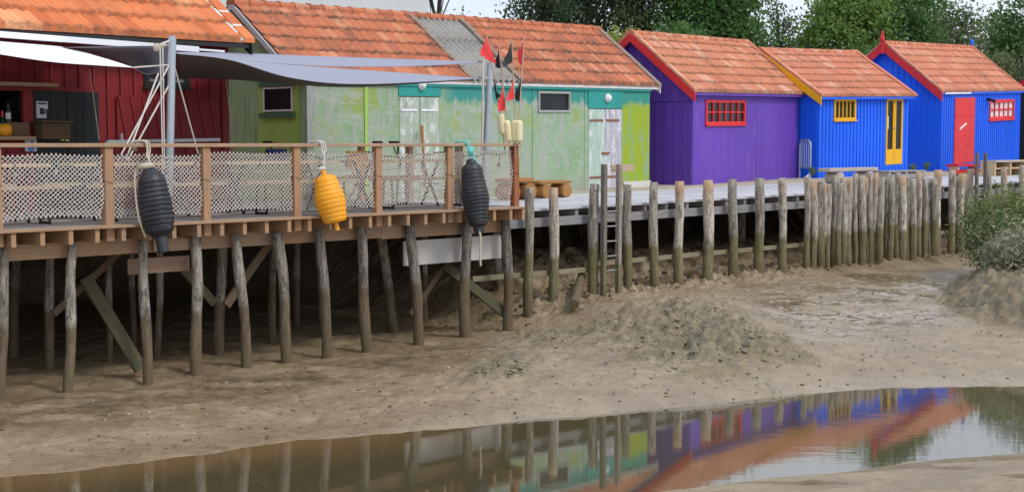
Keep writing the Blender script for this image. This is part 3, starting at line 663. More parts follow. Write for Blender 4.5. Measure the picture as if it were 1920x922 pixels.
# --- green hut
def hut_green():
    fr = Frame((-3.678, 24.997, -.144), .821, .013); W, HD, HW, RI, ov, oe = 10.096, 1.802, 2.292, 1.363, .301, .085
    root = thing('green_hut', 'long hut in worn green and turquoise paint with patched tile roof', 'hut', fr(0, 0, 0))
    wr = fr.rect(1009, 172, 1068, 210); d1 = fr.rect(749, 181, 824, 362); d2 = fr.rect(1104, 204, 1164, 350)
    gp = green_paint('worn_green_front', 3.2, fr.uh(1167, 250)[0], HW, False); gg = green_paint('worn_green_gable', 0, 99, 9, True)
    d1 = (d1[0], d1[1], .06, d1[3]); d2 = (d2[0], d2[1], .03, d2[3])
    m = MB(); front_wall(m, fr, W, HW, [wr, d1, d2]); gable(m, fr, W, HD, HW, RI); back_wall(m, fr, W, HD, HW)
    for px in (686, 1000, 1097):
        u = fr.uh(px, 250)[0]; m.box(fr, u - .03, u + .03, -.012, .001, .0, HW - .03)
    m.build('wall', gp, root)
    m = MB(); gable(m, fr, 0, HD, HW, RI); 
    for v in arange(.03, 2 * HD, .3): m.box(fr, -.012, .001, v, v + .29, -.2, HW + RI * (1 - max(abs(v - HD), abs(v + .29 - HD)) / HD) - .02)
    m.build('gable_wall', gg, root)
    u = fr.uh(686, 250)[0]; b = MB(); b.box(fr, u - .04, u + .04, -.02, -.012, .02, HW - .1); b.build('batten', M['lime'], root)
    # corner board, gable lime panel and window
    b = MB(); b.box(fr, -.03, .12, -.035, .0, -.2, HW - .03); b.build('corner_board', M['grey_board'], root)
    v0, h1 = fr.vh(497, 165); v1, h0 = fr.vh(551, 208)
    vs = sorted((v0, v1)); gf = lambda a, b, c: fr(b * 0 - b, a, c)     # (v along, outward depth, h)
    class G:                        # gable frame: u = hut v (reversed so that x grows to the right), v = depth into the wall
        def __call__(s, a, d, h): return fr(d, -a, h)
    G_ = G(); wa = (-vs[1], -vs[0], h0, h1)
    pl = MB(); pl.box(G_, -fr.vh(486, 200)[0], wa[0] - .02, -.028, -.012, .1, h1 + .35); pl.box(G_, wa[1] + .02, -fr.vh(562, 200)[0], -.028, -.012, .1, h1 + .35); pl.box(G_, wa[0] - .02, wa[1] + .02, -.028, -.012, .1, h0 - .04); pl.build('lime_panel', M['lime'], root)
    wo = window(root, G_, wa, M['white'], 1, 1, fw=.028, proud=.045, inset=-.01, label='dark window with white frame in the gable', sill=False)
    b = MB(); b.box(G_, wa[0] - .12, wa[1] + .08, -.07, -.028, h1 + .02, h1 + .10); b.build('trim', M['green_trim'], wo); b = MB(); b.box(G_, wa[0] - .1, wa[1] + .08, -.08, -.028, h0 - .12, h0 - .03); b.build('trim', M['green_trim'], wo)
    # roof in two tile fields with a fibre-cement strip between
    c0 = fr.uh(878, 154, -oe)[0]; c1 = fr.uh(985, 154, -oe)[0]; C0, C1 = c0 + .1, c1 - .12
    roof(root, fr, W, HD, HW, RI, ov, ov, oe, 6, .225, M['tile_green'], u1=C0, amp=.022, lift=.045); roof(root, fr, W, HD, HW, RI, ov, ov, oe, 6, .225, M['tile_green'], u0=C1, amp=.022, lift=.045)
    sl = RI / HD; m = MB()
    for k in range(2):
        s0 = -oe - .03 + (HD + oe) * k * .62; s1 = s0 + (HD + oe) * (.66 if k == 0 else .41)
        rows = [[fr(C0 - .06 + (C1 - C0 + .12) * i / 60, s, HW + s * sl + .115 + q + .03 * math.sin(i * 1.0)) for i in range(61)] for s, q in ((s0, .02), (s1, .0))]
        m.grid(rows)
    m.build('corrugated_sheet', M['cement'], root, thick=.012, smooth=True, label='grey corrugated sheet strip let into the tiles')
    for cu in (C0, C1):
        m = MB(); n = 7
        for k in range(n):
            s = -oe + (HD + oe) * k / n; slope_box(m, fr, cu - .06, cu + .06, s, s + (HD + oe) / n * .97, HW, sl, .13, .185 + .015 * (k % 2))
        m.build('edge_tiles', M['verge_old'], root)
    boarding(root, fr, W, HD, HW, RI, ov, ov, oe, M['barge_old']); ridge(root, fr, W, HD, HW, RI, ov, ov, M['tile_green'], r=.095)
    barge(root, fr, -1, W, HD, HW, RI, ov, oe, M['barge_old'], d0=-.03); verge(root, fr, 1, W, HD, HW, RI, ov, oe, M['verge_old'], name='verge_mortar')
    barge(root, fr, 1, W, HD, HW, RI, ov - .05, oe, M['barge_old'], d0=-.06, d1=.09)
    window(root, fr, wr, M['grey_board'], 1, 1, fw=.035, sill=False, label='dark window in the front wall')
    for dr, ms, nm in ((d1, ('pale_door', 'pale_door'), 'flaking pale green double door'), (d2, ('mint_door', 'white_door'), 'peeling white and mint double door')):
        a, b, c, d = dr; mid = (a + b) / 2
        for (x0, x1), mm in zip(((a + .005, mid - .006), (mid + .006, b - .005)), ms):
            m = MB(); n = 3
            for k in range(n): m.box(fr, x0 + (x1 - x0) * k / n + .002, x0 + (x1 - x0) * (k + 1) / n - .002, -.005, .05, c, d - .01)
            o = m.build('door', M[mm], root, label='one leaf of the ' + nm)
            h = MB()
            for hh in (.22, d - c - .28): h.box(fr, x0 + .02, x1 - .08, -.02, -.005, c + hh, c + hh + .045)
            h.build('hinge', M['rust'] if mm != 'pale_door' else M['white'], o)
    a, b, c, d = d2; h = MB(); h.box(fr, (a + b) / 2 - .12, (a + b) / 2 + .12, -.035, -.005, c + .75, c + .80); h.build('latch', M['rust'], root)
    for dr in (d1, d2):
        a, b, c, d = dr; tp = MB(); tp.box(fr, a - .03, b + .03, -.02, .0, d + .01, HW - .02); tp.build('lintel_panel', M['teal'], root)
    for px, py in ((788, 160), (1137, 184)):
        u, h = fr.uh(px, py); q = fr(u, -.02, h); lm = MB(); lm.tube_prof(q, fr(u, -.13, h), [(0, .095), (.35, .095), (.4, .08), (.75, .07), (1, .03)], 14); lo = lm.build('wall_lamp', M['white'], root, smooth=True)
    pl = MB(); pl.box(fr, fr.uh(1168, 300)[0], W + .01, -.04, .0, -.2, .14); pl.build('plinth', M['barge_old'], root)
    # little teal fascia board under the eave
    fb = MB(); fb.box(fr, .0, W, -.05, -.0, HW - .09, HW - .0); fb.build('eave_board', M['teal'], root)
hut_green()
# --- red hut
def hut_red():
    W = 9.0; fr = Frame(R(12.68 - W, 3.65, 0), math.pi / 4, 0); HD, HW, RI, ov, oe = 3.0, 2.72, 1.98, .22, .35
    root = thing('red_hut', 'dark red board hut with bright orange tile roof beside the terrace', 'hut', fr(0, 0, 0))
    hatch = fr.rect(-60, 168, 45, 256); door = fr.rect(62, 170, 187, 300); door = (door[0], door[1], .02, door[3]); wr = fr.rect(270, 138, 354, 164)
    m = MB(); front_wall(m, fr, W, HW, [hatch, door, wr], dep=.09); gable(m, fr, 0, HD, HW, RI); gable(m, fr, W, HD, HW, RI); back_wall(m, fr, W, HD, HW)
    battens_front(m, fr, arange(.1, W, .225), HW - .02, [hatch, door, wr], wd=.04, dp=.03); battens_gable(m, fr, W, arange(.1, 2 * HD, .225), HD, HW, RI, sgn=1)
    m.build('wall', M['red_wall'], root)
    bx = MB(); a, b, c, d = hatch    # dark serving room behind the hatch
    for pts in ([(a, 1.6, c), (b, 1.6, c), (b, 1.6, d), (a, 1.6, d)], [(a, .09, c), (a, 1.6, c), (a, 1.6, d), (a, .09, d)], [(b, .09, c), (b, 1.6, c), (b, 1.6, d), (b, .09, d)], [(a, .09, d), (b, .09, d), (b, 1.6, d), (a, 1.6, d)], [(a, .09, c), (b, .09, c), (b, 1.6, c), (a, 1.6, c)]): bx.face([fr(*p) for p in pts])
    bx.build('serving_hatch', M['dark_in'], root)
    s = MB(); s.box(fr, a - .1, b + .05, -.28, .25, c - .05, c); s.build('counter', M['larch_u'], root)
    u0, h0 = fr.uh(-30, 160); u1, h1 = fr.uh(92, 158); s = MB(); s.box(fr, u0, u1, -.3, .0, h1 - .05, h1); s.build('canopy_board', M['larch_u'], root)
    a, b, c, d = door; mid = (a + b) / 2; dm = MB(); n = 4
    for k in range(2 * n):
        x0 = a + (b - a) * k / (2 * n); x1 = a + (b - a) * (k + 1) / (2 * n); dm.box(fr, x0 + .003, x1 - .003 - (.01 if k == n - 1 else 0), -.012, .04, c, d)
    do = dm.build('door', M['dark_door'], root, label='near-black double door')
    k = MB(); u, h = fr.uh(119, 260); k.box(fr, u - .06, u - .01, -.04, -.012, h - .03, h + .03); k.box(fr, u + .01, u + .06, -.05, -.012, h - .035, h + .03); k.build('padlock', plain('brass', (.55, .42, .18), .35, .8), do)
    ps = fr.rect(67, 190, 89, 222); p = MB(); p.box(fr, ps[0], ps[1], -.02, -.012, ps[2], ps[3]); po = p.build('poster', M['paper'], do, label='white poster with a dark mug picture')
    p = MB(); a2, b2, c2, d2 = ps; w_ = b2 - a2; hh = d2 - c2
    p.box(fr, a2 + w_ * .28, a2 + w_ * .66, -.024, -.02, c2 + hh * .22, c2 + hh * .6); p.box(fr, a2 + w_ * .66, a2 + w_ * .82, -.024, -.02, c2 + hh * .3, c2 + hh * .36); p.box(fr, a2 + w_ * .66, a2 + w_ * .82, -.024, -.02, c2 + hh * .48, c2 + hh * .54); p.box(fr, a2 + w_ * .76, a2 + w_ * .82, -.0235, -.02, c2 + hh * .3, c2 + hh * .54)
    p.box(fr, a2 + w_ * .1, a2 + w_ * .9, -.0235, -.02, c2 + hh * .82, c2 + hh * .92); p.build('print', M['ink'], po)
    bp = fr.rect(44, 257, 66, 284); p = MB(); p.box(fr, bp[0], bp[1], -.05, -.032, bp[2], bp[3]); po = p.build('notice', M['paper'], root, label='pale notice with blue pictures'); p = MB(); w_ = bp[1] - bp[0]; hh = bp[3] - bp[2]
    p.tube_prof(fr((bp[0] + bp[1]) / 2, -.05, bp[2] + hh * .25), fr((bp[0] + bp[1]) / 2, -.055, bp[2] + hh * .25), [(0, w_ * .3), (1, w_ * .3)], 16); p.tube_prof(fr((bp[0] + bp[1]) / 2 + .01, -.05, bp[2] + hh * .74), fr((bp[0] + bp[1]) / 2, -.055, bp[2] + hh * .74), [(0, w_ * .2), (1, w_ * .2)], 10); p.build('print', M['bluepaper'], po)
    window(root, fr, wr, M['black'], 2, 1, 'pane_pale', fw=.07)
    a, b, c, d = fr.rect(216, 180, 408, 262); pn = MB(); n = 9
    for k in range(n):
        x0 = a + (b - a) * k / n
        pn.bar(fr(x0 + .12 + .03, -.05, c), fr(x0 + .03, -.05, d), .03, .03, up=fr.vx); 
    pn.box(fr, a, b, -.045, -.031, c, d); pn.build('shutter', M['red_wall'], root)
    rl = MB(); p0 = at_v(200, 266, 3.5); p1 = at_v(412, 262, 3.5); rl.bar(p0, p1, .04, .05); rl.bar(p0, p0 + Vector((0, 0, -.3)), .03, .04); rl.bar(p0 + (p1 - p0) * .13, p0 + (p1 - p0) * .13 + Vector((0, 0, .12)), .03, .03); rl.bar(p0 + (p1 - p0) * .06, p0 + (p1 - p0) * .06 + Vector((0, .12, 0)), .02, .02); rl.bar(p1, p1 + Vector((-.12, .12, 0)), .02, .02); rl.build('metal_rail', M['steel'], root)
    roof(root, fr, W, HD, HW, RI, ov, ov, oe, 8, .27, M['tile_red'], amp=.024, lift=.065, base=.11); boarding(root, fr, W, HD, HW, RI, ov, ov, oe, M['black'])
    ridge(root, fr, W, HD, HW, RI, ov, ov, M['tile_red'])
    sl = RI / HD; m = MB(); mm = MB(); n = 9; st = (HD + oe) / n
    for k in range(n):
        s = -oe - .02 + st * k; slope_box(m, fr, W + ov - .16, W + ov + .04, s, s + st * .82, HW, sl, .12, .20, None); slope_box(mm, fr, W + ov - .15, W + ov + .032, s + st * .80, s + st * 1.02, HW, sl, .12, .193, None)
    for k in range(24):
        s = -oe + (HD + oe) * k / 24; slope_box(mm, fr, W + ov - .22, W + ov - .155, s, s + (HD + oe) / 24 * rnd.uniform(.5, 1), HW, sl, .13, .178, None)
    m.build('verge_bricks', M['tile_red'], root); mm.build('mortar', M['mortar'], root)
    barge(root, fr, 1, W, HD, HW, RI, ov - .03, oe, M['black'], d0=-.1, d1=.1)
    # white awning cassette below the eave
    r_ = thing('awning_cassette', 'long white rolled awning fixed under the red hut eave', 'awning', at_v(150, 75, 3.35))
    p0 = at_v(-150, 54, 3.35); p1 = at_v(418, 97, 3.35); m = MB(); m.bar(p0, p1 + (p0 - p1) * .10, .13, .085); m.bar(p1 + (p0 - p1) * .10, p1, .1, .03); m.build('cassette', M['fabric_white'], r_); 
    m = MB()
    for q in (.08, .45, .85):
        p = p0 + (p1 - p0) * q; m.bar(p + Vector((-.2, .2, .03)), p, .05, .05)
    m.build('bracket', M['steel'], r_)
    # things at the hatch
    a, b, c, d = hatch
    u, h = fr.uh(28, 247); bo = MB(); bo.box(fr, u - .17, u + .17, -.12, .12, c, c + .2); o = bo.build('cardboard_box', M['cardboard'], None, fr(u, 0, c), bevel=.006); tag(o, 'brown cardboard box on the red hut serving counter', 'box')
    for px, cap in ((6, (.5, .03, .04)), (17, (.02, .02, .02))):
        u = fr.uh(px, 235)[0]; zz = c + (.0 if px < 10 else .2); q = fr(u, .02, zz); hgt = .36 if px < 10 else .27
        t_ = thing('wine_bottle', 'dark bottle with red neck standing left of the cardboard box' if px < 10 else 'dark bottle with white label on top of the cardboard box', 'bottle', q, 'bottles in the serving hatch')
        bm = MB(); bm.tube_prof(q, q + Vector((0, 0, hgt)), [(0, .038), (.6, .038), (.72, .018), (1, .016)], 12); bm.build('glass_body', M['bottle'], t_, smooth=False)
        cm = MB(); cm.tube_prof(q + Vector((0, 0, hgt * .78)), q + Vector((0, 0, hgt + .004)), [(0, .02), (1, .018)], 12); cm.build('capsule', plain('capsule', cap, .4), t_)
        lm = MB(); lm.tube_prof(q + Vector((0, 0, hgt * .18)), q + Vector((0, 0, hgt * .5)), [(0, .0395), (1, .0395)], 12); lm.build('label_paper', M['paper'], t_)
    u, h = fr.uh(3, 247); q = fr(u, -.12, c); bm = MB(); bm.tube_prof(q, q + Vector((0, 0, .18)), [(0, .05), (.15, .085), (.5, .1), (.85, .085), (1, .05)], 16); tag(bm.build('yellow_pot', M['yellow_plastic'], None, q, smooth=True), 'round yellow pot on the serving counter at the left edge', 'pot')
    u, h = fr.uh(88, 232); q = fr(u, -.36, .28)
    t_ = thing('oyster_basket', 'brown wicker basket hanging in front of the near-black door', 'basket', fr(u, -.2, .0)); h0 = fr.uh(86, 262)[1]; h1 = fr.uh(86, 231)[1]
    bm = MB(); bm.box(fr, u - .23, u + .2, -.34, -.02, h0, h1); bm.build('body', M['wicker'], t_, bevel=.02); bm = MB(); bm.box(fr, u - .25, u + .24, -.36, -.015, h1 + .002, h1 + .03); bm.build('lid', M['wicker'], t_); bm = MB(); bm.bar(fr(u, -.02, h1 + .03), fr(u, -.02, h1 + .2), .02, .02); bm.build('strap', M['ink'], t_)
hut_red()
# --- white house far behind
fr = Frame((-13.0, 46.5, -.1), math.radians(5)); root = thing('white_house', 'tall plain white rendered house wall behind the green hut roof', 'house', fr(0, 0, 0))
Wh = fr.uh(804, 10)[0]; m = MB(); front_wall(m, fr, Wh, 7.2, [], low=0); gable(m, fr, 0, 3.5, 7.2, 2.0, 0); gable(m, fr, Wh, 3.5, 7.2, 2.0, 0); back_wall(m, fr, Wh, 3.5, 7.2, 0); m.build('wall', M['render_white'], root)
roof(root, fr, Wh, 3.5, 7.2, 2.0, .2, .2, .3, 12, .3, M['tile_purple']); boarding(root, fr, Wh, 3.5, 7.2, 2.0, .2, .2, .3, M['white'])
for uu in (2.0, 5.5):
    window(root, fr, (uu, uu + 1.0, 3.6, 4.9), M['white'], 2, 2, fw=.07)
# ------------------------------------------------------------------ terrace
UL, UR = -7.0, 15.66  # left end carried on out of view to block light beneath the deck
def bevel_free(): pass
tr = thing('terrace_deck', 'raised timber terrace with brown larch joists over the mud', 'terrace', R(9, 1, 0))
m = MB(); v = -.05
m.box(R, UL, UR, -.13, -.055, -.036, 0.0)
tr_edge = m.build('edge_board', M['larch_u'], tr, bevel=.003)
m = MB(); v = -.05
while v < 3.64:
    u = UL
    cuts = [UL] + sorted(rnd.uniform(2, 15) for _ in range(2)) + [UR]
    for a, b in zip(cuts, cuts[1:]): m.box(R, a + .002, b - .002, v, v + .138, -.034, -.002 + rnd.uniform(-.002, .002))
    v += .143
for v in (3.66, 3.80, 3.94, 4.08, 4.19): m.box(R, 12.75, UR, v, v + .135, -.034, -.003 - (.004 if v > 4.15 else 0))
m.build('deck_boards', M['deckgrey'], tr)
u = 7.12 + .12; k = 0
while u > 4.0: u -= .353
js = []
while u < UR:
    m = MB(); m.box(R, u - .03, u + .03, -.10 + rnd.uniform(-.012, .012), 3.6, -.205 + rnd.uniform(-.006, .006), -.037); m.build('joist', M['larch_v'], tr, bevel=.004); u += .353
m = MB(); m.box(R, UR - .05, UR + .01, -.11, 4.1, -.215, -.037); m.build('joist', M['larch_v'], tr)
for v in (.34, 2.0, 3.3):
    m = MB(); cuts = [UL, 0, 5.2, 10.0, 13.1, UR + .05]
    for a, b in zip(cuts, cuts[1:]): m.box(R, a, b - .006, v, v + .07, -.40 - (.02 if a > 12 else 0), -.208)
    m.build('beam', M['larch_u'], tr, bevel=.004)
# hanging panels
p = at_v(298, 478, .24); q = at_v(240, 515, .40)
def panel(name, label, x0, y0, x1, y1, v, mat, cat='panel', th=.025):
    a = R_inv(at_v(x0, y0, v)); b = R_inv(at_v(x1, y1, v)); m = MB()
    zt = (a[2] + R_inv(at_v(x1, y0, v))[2]) / 2; zb = (b[2] + R_inv(at_v(x0, y1, v))[2]) / 2
    m.box(R, a[0], b[0], v, v + th, zb, zt); o = m.build(name, mat, None, R((a[0] + b[0]) / 2, v, zb), bevel=.003); return tag(o, label, cat, 'panels hung under the terrace')
panel('boarding_panel', 'reddish brown plank panel hung under the terrace beam below the left black buoy', 240, 482, 356, 511, .43, M['ply_brown'])
panel('boarding_panel', 'greyish plank panel right behind the left black buoy', 288, 447, 358, 470, .27, M['ply_white'] if False else M['larch_u'])
panel('boarding_panel', 'large pale plywood panel under the right end of the terrace', 757, 446, 940, 491, .42, M['ply_white'])
# railing
tl = thing('terrace_railing', 'larch handrail with net panels along the front of the terrace', 'railing', R(9, .05, 0))
PU = [5.70, 7.11, 8.527, 9.912, 11.349, 12.788, 14.182, 15.6]
for i, u in enumerate(PU):
    m = MB(); m.box(R, u - .055, u + .055, .0, .10, -.2, .945); m.build('post', M['larch_z'] if i < 7 else M['redpost'], tl, bevel=.005)
m = MB(); m.box(R, 2.0, 9.0, -.03, .13, .948, .995); m.box(R, 9.004, 13.6, -.03, .13, .946, .993); m.box(R, 13.604, 15.68, -.03, .13, .946, .992); m.build('handrail', M['larch_u'], tl, bevel=.006)
def net(u0, u1, z0, z1, seed):
    m = MB(); r2 = random.Random(seed); nc = max(4, round((u1 - u0) / .060)); nr = 13; rad = .0058; sh = .30
    N = {}
    for j in range(2 * nr + 1):
        fz = j / (2 * nr); z = z0 + (z1 - z0) * fz
        pinch = .022 * math.sin(math.pi * fz * 2.0 + seed) + .012 * math.sin(9 * fz + seed)
        for i in range(-1, nc + 1):
            x = i + (.5 if j % 2 else 0); fx = x / nc
            if fx < -.001 or fx > 1.001: continue
            sag = .016 * math.sin(math.pi * fx) * (1 - fz) * 2 - .012 * math.sin(math.pi * fx * 2 + seed) * fz
            u = u0 + (u1 - u0) * fx + pinch * (1 - 2 * fx) * .6 + (fz - .5) * .02 + r2.uniform(-.004, .004)
            N[i, j] = R(u, .05 + r2.uniform(-.006, .006) + .015 * math.sin(3 * fx + fz * 4), z + sag + r2.uniform(-.004, .004))
    def strand(a, b, rr=rad):
        if a in N and b in N:
            p, q = N[a], N[b]; d = (q - p).normalized(); x = d.cross(Vector((1, -1, 0)).normalized()).normalized(); y = d.cross(x); c = []
            for P in (p, q):
                for t in (0, 2.094, 4.189): c.append(m.vert(P + (x * math.cos(t) + y * math.sin(t)) * rr))
            for k in range(3): m.f.append([c[k], c[(k + 1) % 3], c[3 + (k + 1) % 3], c[3 + k]])
    for j in range(2 * nr):
        for i in range(-1, nc + 1):
            if j % 2 == 0: strand((i, j), (i, j + 1), rad * 1.35); strand((i, j), (i - 1, j + 1), rad * .8)
            else: strand((i, j), (i + 1, j + 1), rad * 1.35); strand((i, j), (i, j + 1), rad * .8)
    # loose knots and frayed border cords
    for i in range(nc + 1):
        for j in (0, 2 * nr):
            if (i, j) in N:
                p = N[i, j]; m.tube([p + Vector((0, 0, -.014)), p + Vector((0, 0, .014))], .009, 5)
    for e in (0, nc):
        pts = [N[min(e, nc) if j % 2 == 0 else max(0, min(e, nc - 1)), j] for j in range(2 * nr + 1)]
        m.tube([q + Vector((r2.uniform(-.008, .008), r2.uniform(-.008, .008), 0)) for q in pts], .008, 5)
    return m.build('net_panel', M['net'], tl, fix=False)
for i in range(len(PU) - 1): net(PU[i] + .07, PU[i + 1] - .075, .085 + .01 * (i % 2), .865 - .012 * (i % 3), i + 1)
# wire hoops on posts
for u in PU[1:]:
    m = MB(); m.tube([R(u + .07 * math.cos(t), .05 + .065 * math.sin(t), .52 - .02 * math.cos(t)) for t in [2 * math.pi * k / 14 for k in range(15)]], .0032, 5); m.build('tie_wire', M['cable'], tl)
m = MB()
for zz in (.28, .62): m.tube([R(PU[0] + (15.6 - PU[0]) * k / 40, .045, zz + .006 * math.sin(k * 1.7)) for k in range(41)], .0035, 4)
m.build('stay_wire', M['steel'], tl)
# side and back railing
sr = thing('back_railing', 'brown handrail closing the back and right side of the terrace', 'railing', R(14, 3.9, 0))
m = MB(); m.box(R, 15.55, 15.65, .135, 3.95, .946, .99); m.build('handrail', M['larch_v'], sr, bevel=.005); m = MB(); m.box(R, 12.72, 15.545, 3.86, 3.96, .946, .99); m.build('handrail', M['larch_u'], sr, bevel=.005)
for u, v in ((15.6, 1.35), (15.6, 2.6), (15.6, 3.9), (14.2, 3.9), (12.85, 3.9)):
    m = MB(); m.box(R, u - .05, u + .05, v - .05, v + .05, 0, .944); m.build('post', M['larch_z'], sr)
for u, v in ((15.6, 3.0), (15.6, 3.45), (13.6, 3.9)):
    m = MB(); m.box(R, u - .03, u + .03, v - .11, v + .11, .992, 1.03); m.bar(R(u, v - .1, 1.02), R(u, v - .1, .72), .03, .03); m.bar(R(u, v + .06, 1.0), R(u, v - .1, .74), .015, .015); m.build('clamp', M['black'], sr)
# string lights
sl_ = thing('string_lights', 'black festoon cable with hanging bulbs along the net panels', 'string lights', R(9, .16, .8))
pts = []; n = 150
for k in range(n):
    u = 5.6 + (15.5 - 5.6) * k / (n - 1); f = (u - 7.11) / 1.41; f -= math.floor(f)
    pts.append(R(u, .16 + .02 * math.sin(k * 1.3), .845 - .045 * math.sin(math.pi * f) + .02 * math.sin(u * 5.1) + .012 * math.sin(u * 13)))
m = MB(); m.tube(pts, .010, 5); m.build('cable', M['cable'], sl_, fix=False)
u = 6.0
while u < 15.5:
    k = int((u - 5.6) / 9.9 * (n - 1)); p = pts[k]; hl = rnd.uniform(.06, .13)
    m = MB(); m.tube([p, p + Vector((.01, 0, -hl * .5)), p + Vector((0, 0, -hl))], .007, 5); m.tube_prof(p + Vector((0, 0, -hl)), p + Vector((0, 0, -hl - .075)), [(0, .012), (.2, .024), (1, .03)], 8); s = m.build('socket', M['cable'], sl_)
    m = MB(); q = p + Vector((0, 0, -hl - .076)); m.tube_prof(q, q + Vector((0, 0, -.055)), [(0, .018), (.5, .026), (.85, .02), (1, .006)], 8); m.build('bulb', M['bulb'], s, smooth=True)
    u += rnd.uniform(.42, .56)
# picnic tables and benches on the terrace
def beer_table(u, v, L, label, mat):
    t_ = thing('folding_table', label, 'table', R(u, v, 0), 'tables on the terrace')
    m = MB()
    for k in range(4): m.box(R, u - L / 2, u + L / 2, v - .25 + k * .126, v - .25 + k * .126 + .122, .70, .735)
    m.build('tabletop', mat, t_)
    for s in (-1, 1):
        m = MB(); uu = u + s * (L / 2 - .3)
        m.bar(R(uu, v - .22, .0), R(uu, v + .18, .70), .03, .03); m.bar(R(uu + .03, v + .22, .0), R(uu + .03, v - .18, .70), .03, .03); m.bar(R(uu, v - .2, .35), R(uu, v + .2, .35), .02, .02); m.build('trestle', M['cable'], t_)
def beer_bench(u, v, L, label, mat):
    t_ = thing('folding_bench', label, 'bench', R(u, v, 0), 'benches on the terrace')
    m = MB(); m.box(R, u - L / 2, u + L / 2, v - .125, v + .125, .43, .465); m.build('seat', mat, t_)
    for s in (-1, 1):
        m = MB(); uu = u + s * (L / 2 - .28); m.bar(R(uu, v - .13, 0), R(uu, v - .09, .43), .025, .025); m.bar(R(uu, v + .13, 0), R(uu, v + .09, .43), .025, .025); m.bar(R(uu, v - .13, .02), R(uu, v + .13, .02), .03, .03); m.build('trestle', M['cable'], t_)
TB = [(7.3, 'leftmost'), (9.6, 'second from left'), (11.9, 'third from left'), (14.2, 'rightmost')]
for i, (u, w_) in enumerate(TB):
    mt = M['pine_new'] if i < 3 else M['bench_orange']
    beer_table(u, 1.3, 2.0, ('pale' if i < 3 else 'orange brown') + ' slatted folding table behind the terrace net, ' + w_, mt)
    beer_bench(u + .04, .72, 1.95, ('pale' if i < 3 else 'orange brown') + ' folding bench on the creek side of the ' + w_ + ' terrace table', mt)
    beer_bench(u - .03, 1.95, 1.95, ('pale' if i < 3 else 'orange brown') + ' folding bench on the hut side of the ' + w_ + ' terrace table', mt)
# yellow chair
t_ = thing('folding_chair', 'yellow folding chair behind the net right of the yellow buoy', 'chair', R(13.25, 2.7, 0))
u, v = R_inv(at_v(684, 300, 2.7))[0], 2.7
m = MB(); m.box(R, u - .21, u + .21, v - .2, v + .2, .43, .46); m.build('seat', M['yellow_plastic'], t_)
m = MB(); m.box(R, u - .21, u + .21, v + .2, v + .23, .55, .86); m.build('backrest', M['yellow_plastic'], t_)
for s in (-1, 1):
    m = MB(); m.bar(R(u + s * .2, v - .2, 0), R(u + s * .2, v + .23, .86), .025, .025); m.bar(R(u + s * .22, v + .22, 0), R(u + s * .22, v - .18, .44), .025, .025); m.build('leg', M['yellow_plastic'], t_)
t_ = thing('tote_bag', 'dark blue cloth bag hung behind the rail below the green gable', 'bag', R(12.95, 3.78, .55)); q = R_inv(at_v(520, 283, 3.75))
m = MB(); m.box(R, q[0] - .2, q[0] + .2, 3.74, 3.83, .62, .90); m.build('body', plain('navy_cloth', (.03, .05, .16), .9), t_, bevel=.02); m = MB(); m.tube([R(q[0] - .1, 3.8, .9), R(q[0] - .07, 3.84, 1.0), R(q[0] + .07, 3.84, 1.0), R(q[0] + .1, 3.8, .9)], .012, 6); m.build('handle', M['red'], t_)
# ------------------------------------------------------------------ piles
def pile(px0, y0, px1, y1, v, dia_px, mat, label, group, n=11, name='timber_pile', top_z=None, bend=.02):
    a = at_v(px0, y0, v); b = at_v(px1, y1, v); r = dia_px / F * a.y / 2 * .98
    if top_z is not None: a.z = top_z
    b = b + (b - a) * ((.35) / (a - b).length); rr = random.Random(int(px0 * 7 + y0))
    K = 14; pts = []; rad = []; off1 = rr.uniform(0, 6); off2 = rr.uniform(0, 6)
    for k in range(K):
        t = k / (K - 1); p = a.lerp(b, t); e = math.sin(math.pi * t)
        p += Vector((math.sin(off1 + t * 4.3) * bend * e, math.cos(off2 + t * 5.1) * bend * e, 0)); pts.append(p); rad.append(r * (.94 + .12 * t + .06 * math.sin(off1 + t * 9) + rr.uniform(-.035, .035)))
    m = MB(); m.tube(pts, rad, n, True, .05); o = m.build(name, mat, None, (b.x, b.y, b.z + .35), smooth=True)
    # flat ends stay crisp
    o.data.polygons[len(o.data.polygons) - 1].use_smooth = False; o.data.polygons[len(o.data.polygons) - 2].use_smooth = False
    return tag(o, label, 'pile', group)
FP = [(6, 470, -1, 728, 21), (137, 452, 125, 724, 20), (268, 446, 276, 700, 20), (366, 440, 370, 694, 22), (442, 438, 462, 690, 20), (520, 434, 540, 677, 21), (598, 430, 614, 674, 19), (677, 426, 690, 657, 21), (768, 420, 786, 650, 20), (875, 415, 873, 630, 21), (947, 411, 953, 621, 19)]
for i, (a, b, c, d, w_) in enumerate(FP): pile(a, b, c, d, .22, w_, M['pile_t'], 'bark covered pile under the front of the terrace, %s from the left' % ORD[i], 'front piles of the terrace', top_z=-.207, bend=.03)
BP = [(97, 470, 92, 692, 2.0, 18), (208, 465, 205, 655, 2.0, 13), (300, 460, 295, 670, 2.0, 14), (417, 455, 411, 660, 1.6, 20), (510, 450, 512, 650, 2.0, 15), (600, 446, 608, 652, 1.7, 13), (710, 444, 741, 634, 1.5, 19), (793, 438, 797, 615, 2.0, 13), (930, 425, 935, 600, 1.5, 15), (30, 475, 28, 690, 3.2, 18), (250, 470, 250, 640, 3.2, 12), (560, 450, 556, 640, 3.2, 13)]
for i, (a, b, c, d, v, w_) in enumerate(sorted(BP)): pile(a, b, c, d, v, w_, M['pile_t'], 'dark pile deep in the shade under the terrace, %s from the left' % ORD[i], 'back piles of the terrace', n=9, top_z=-.207)
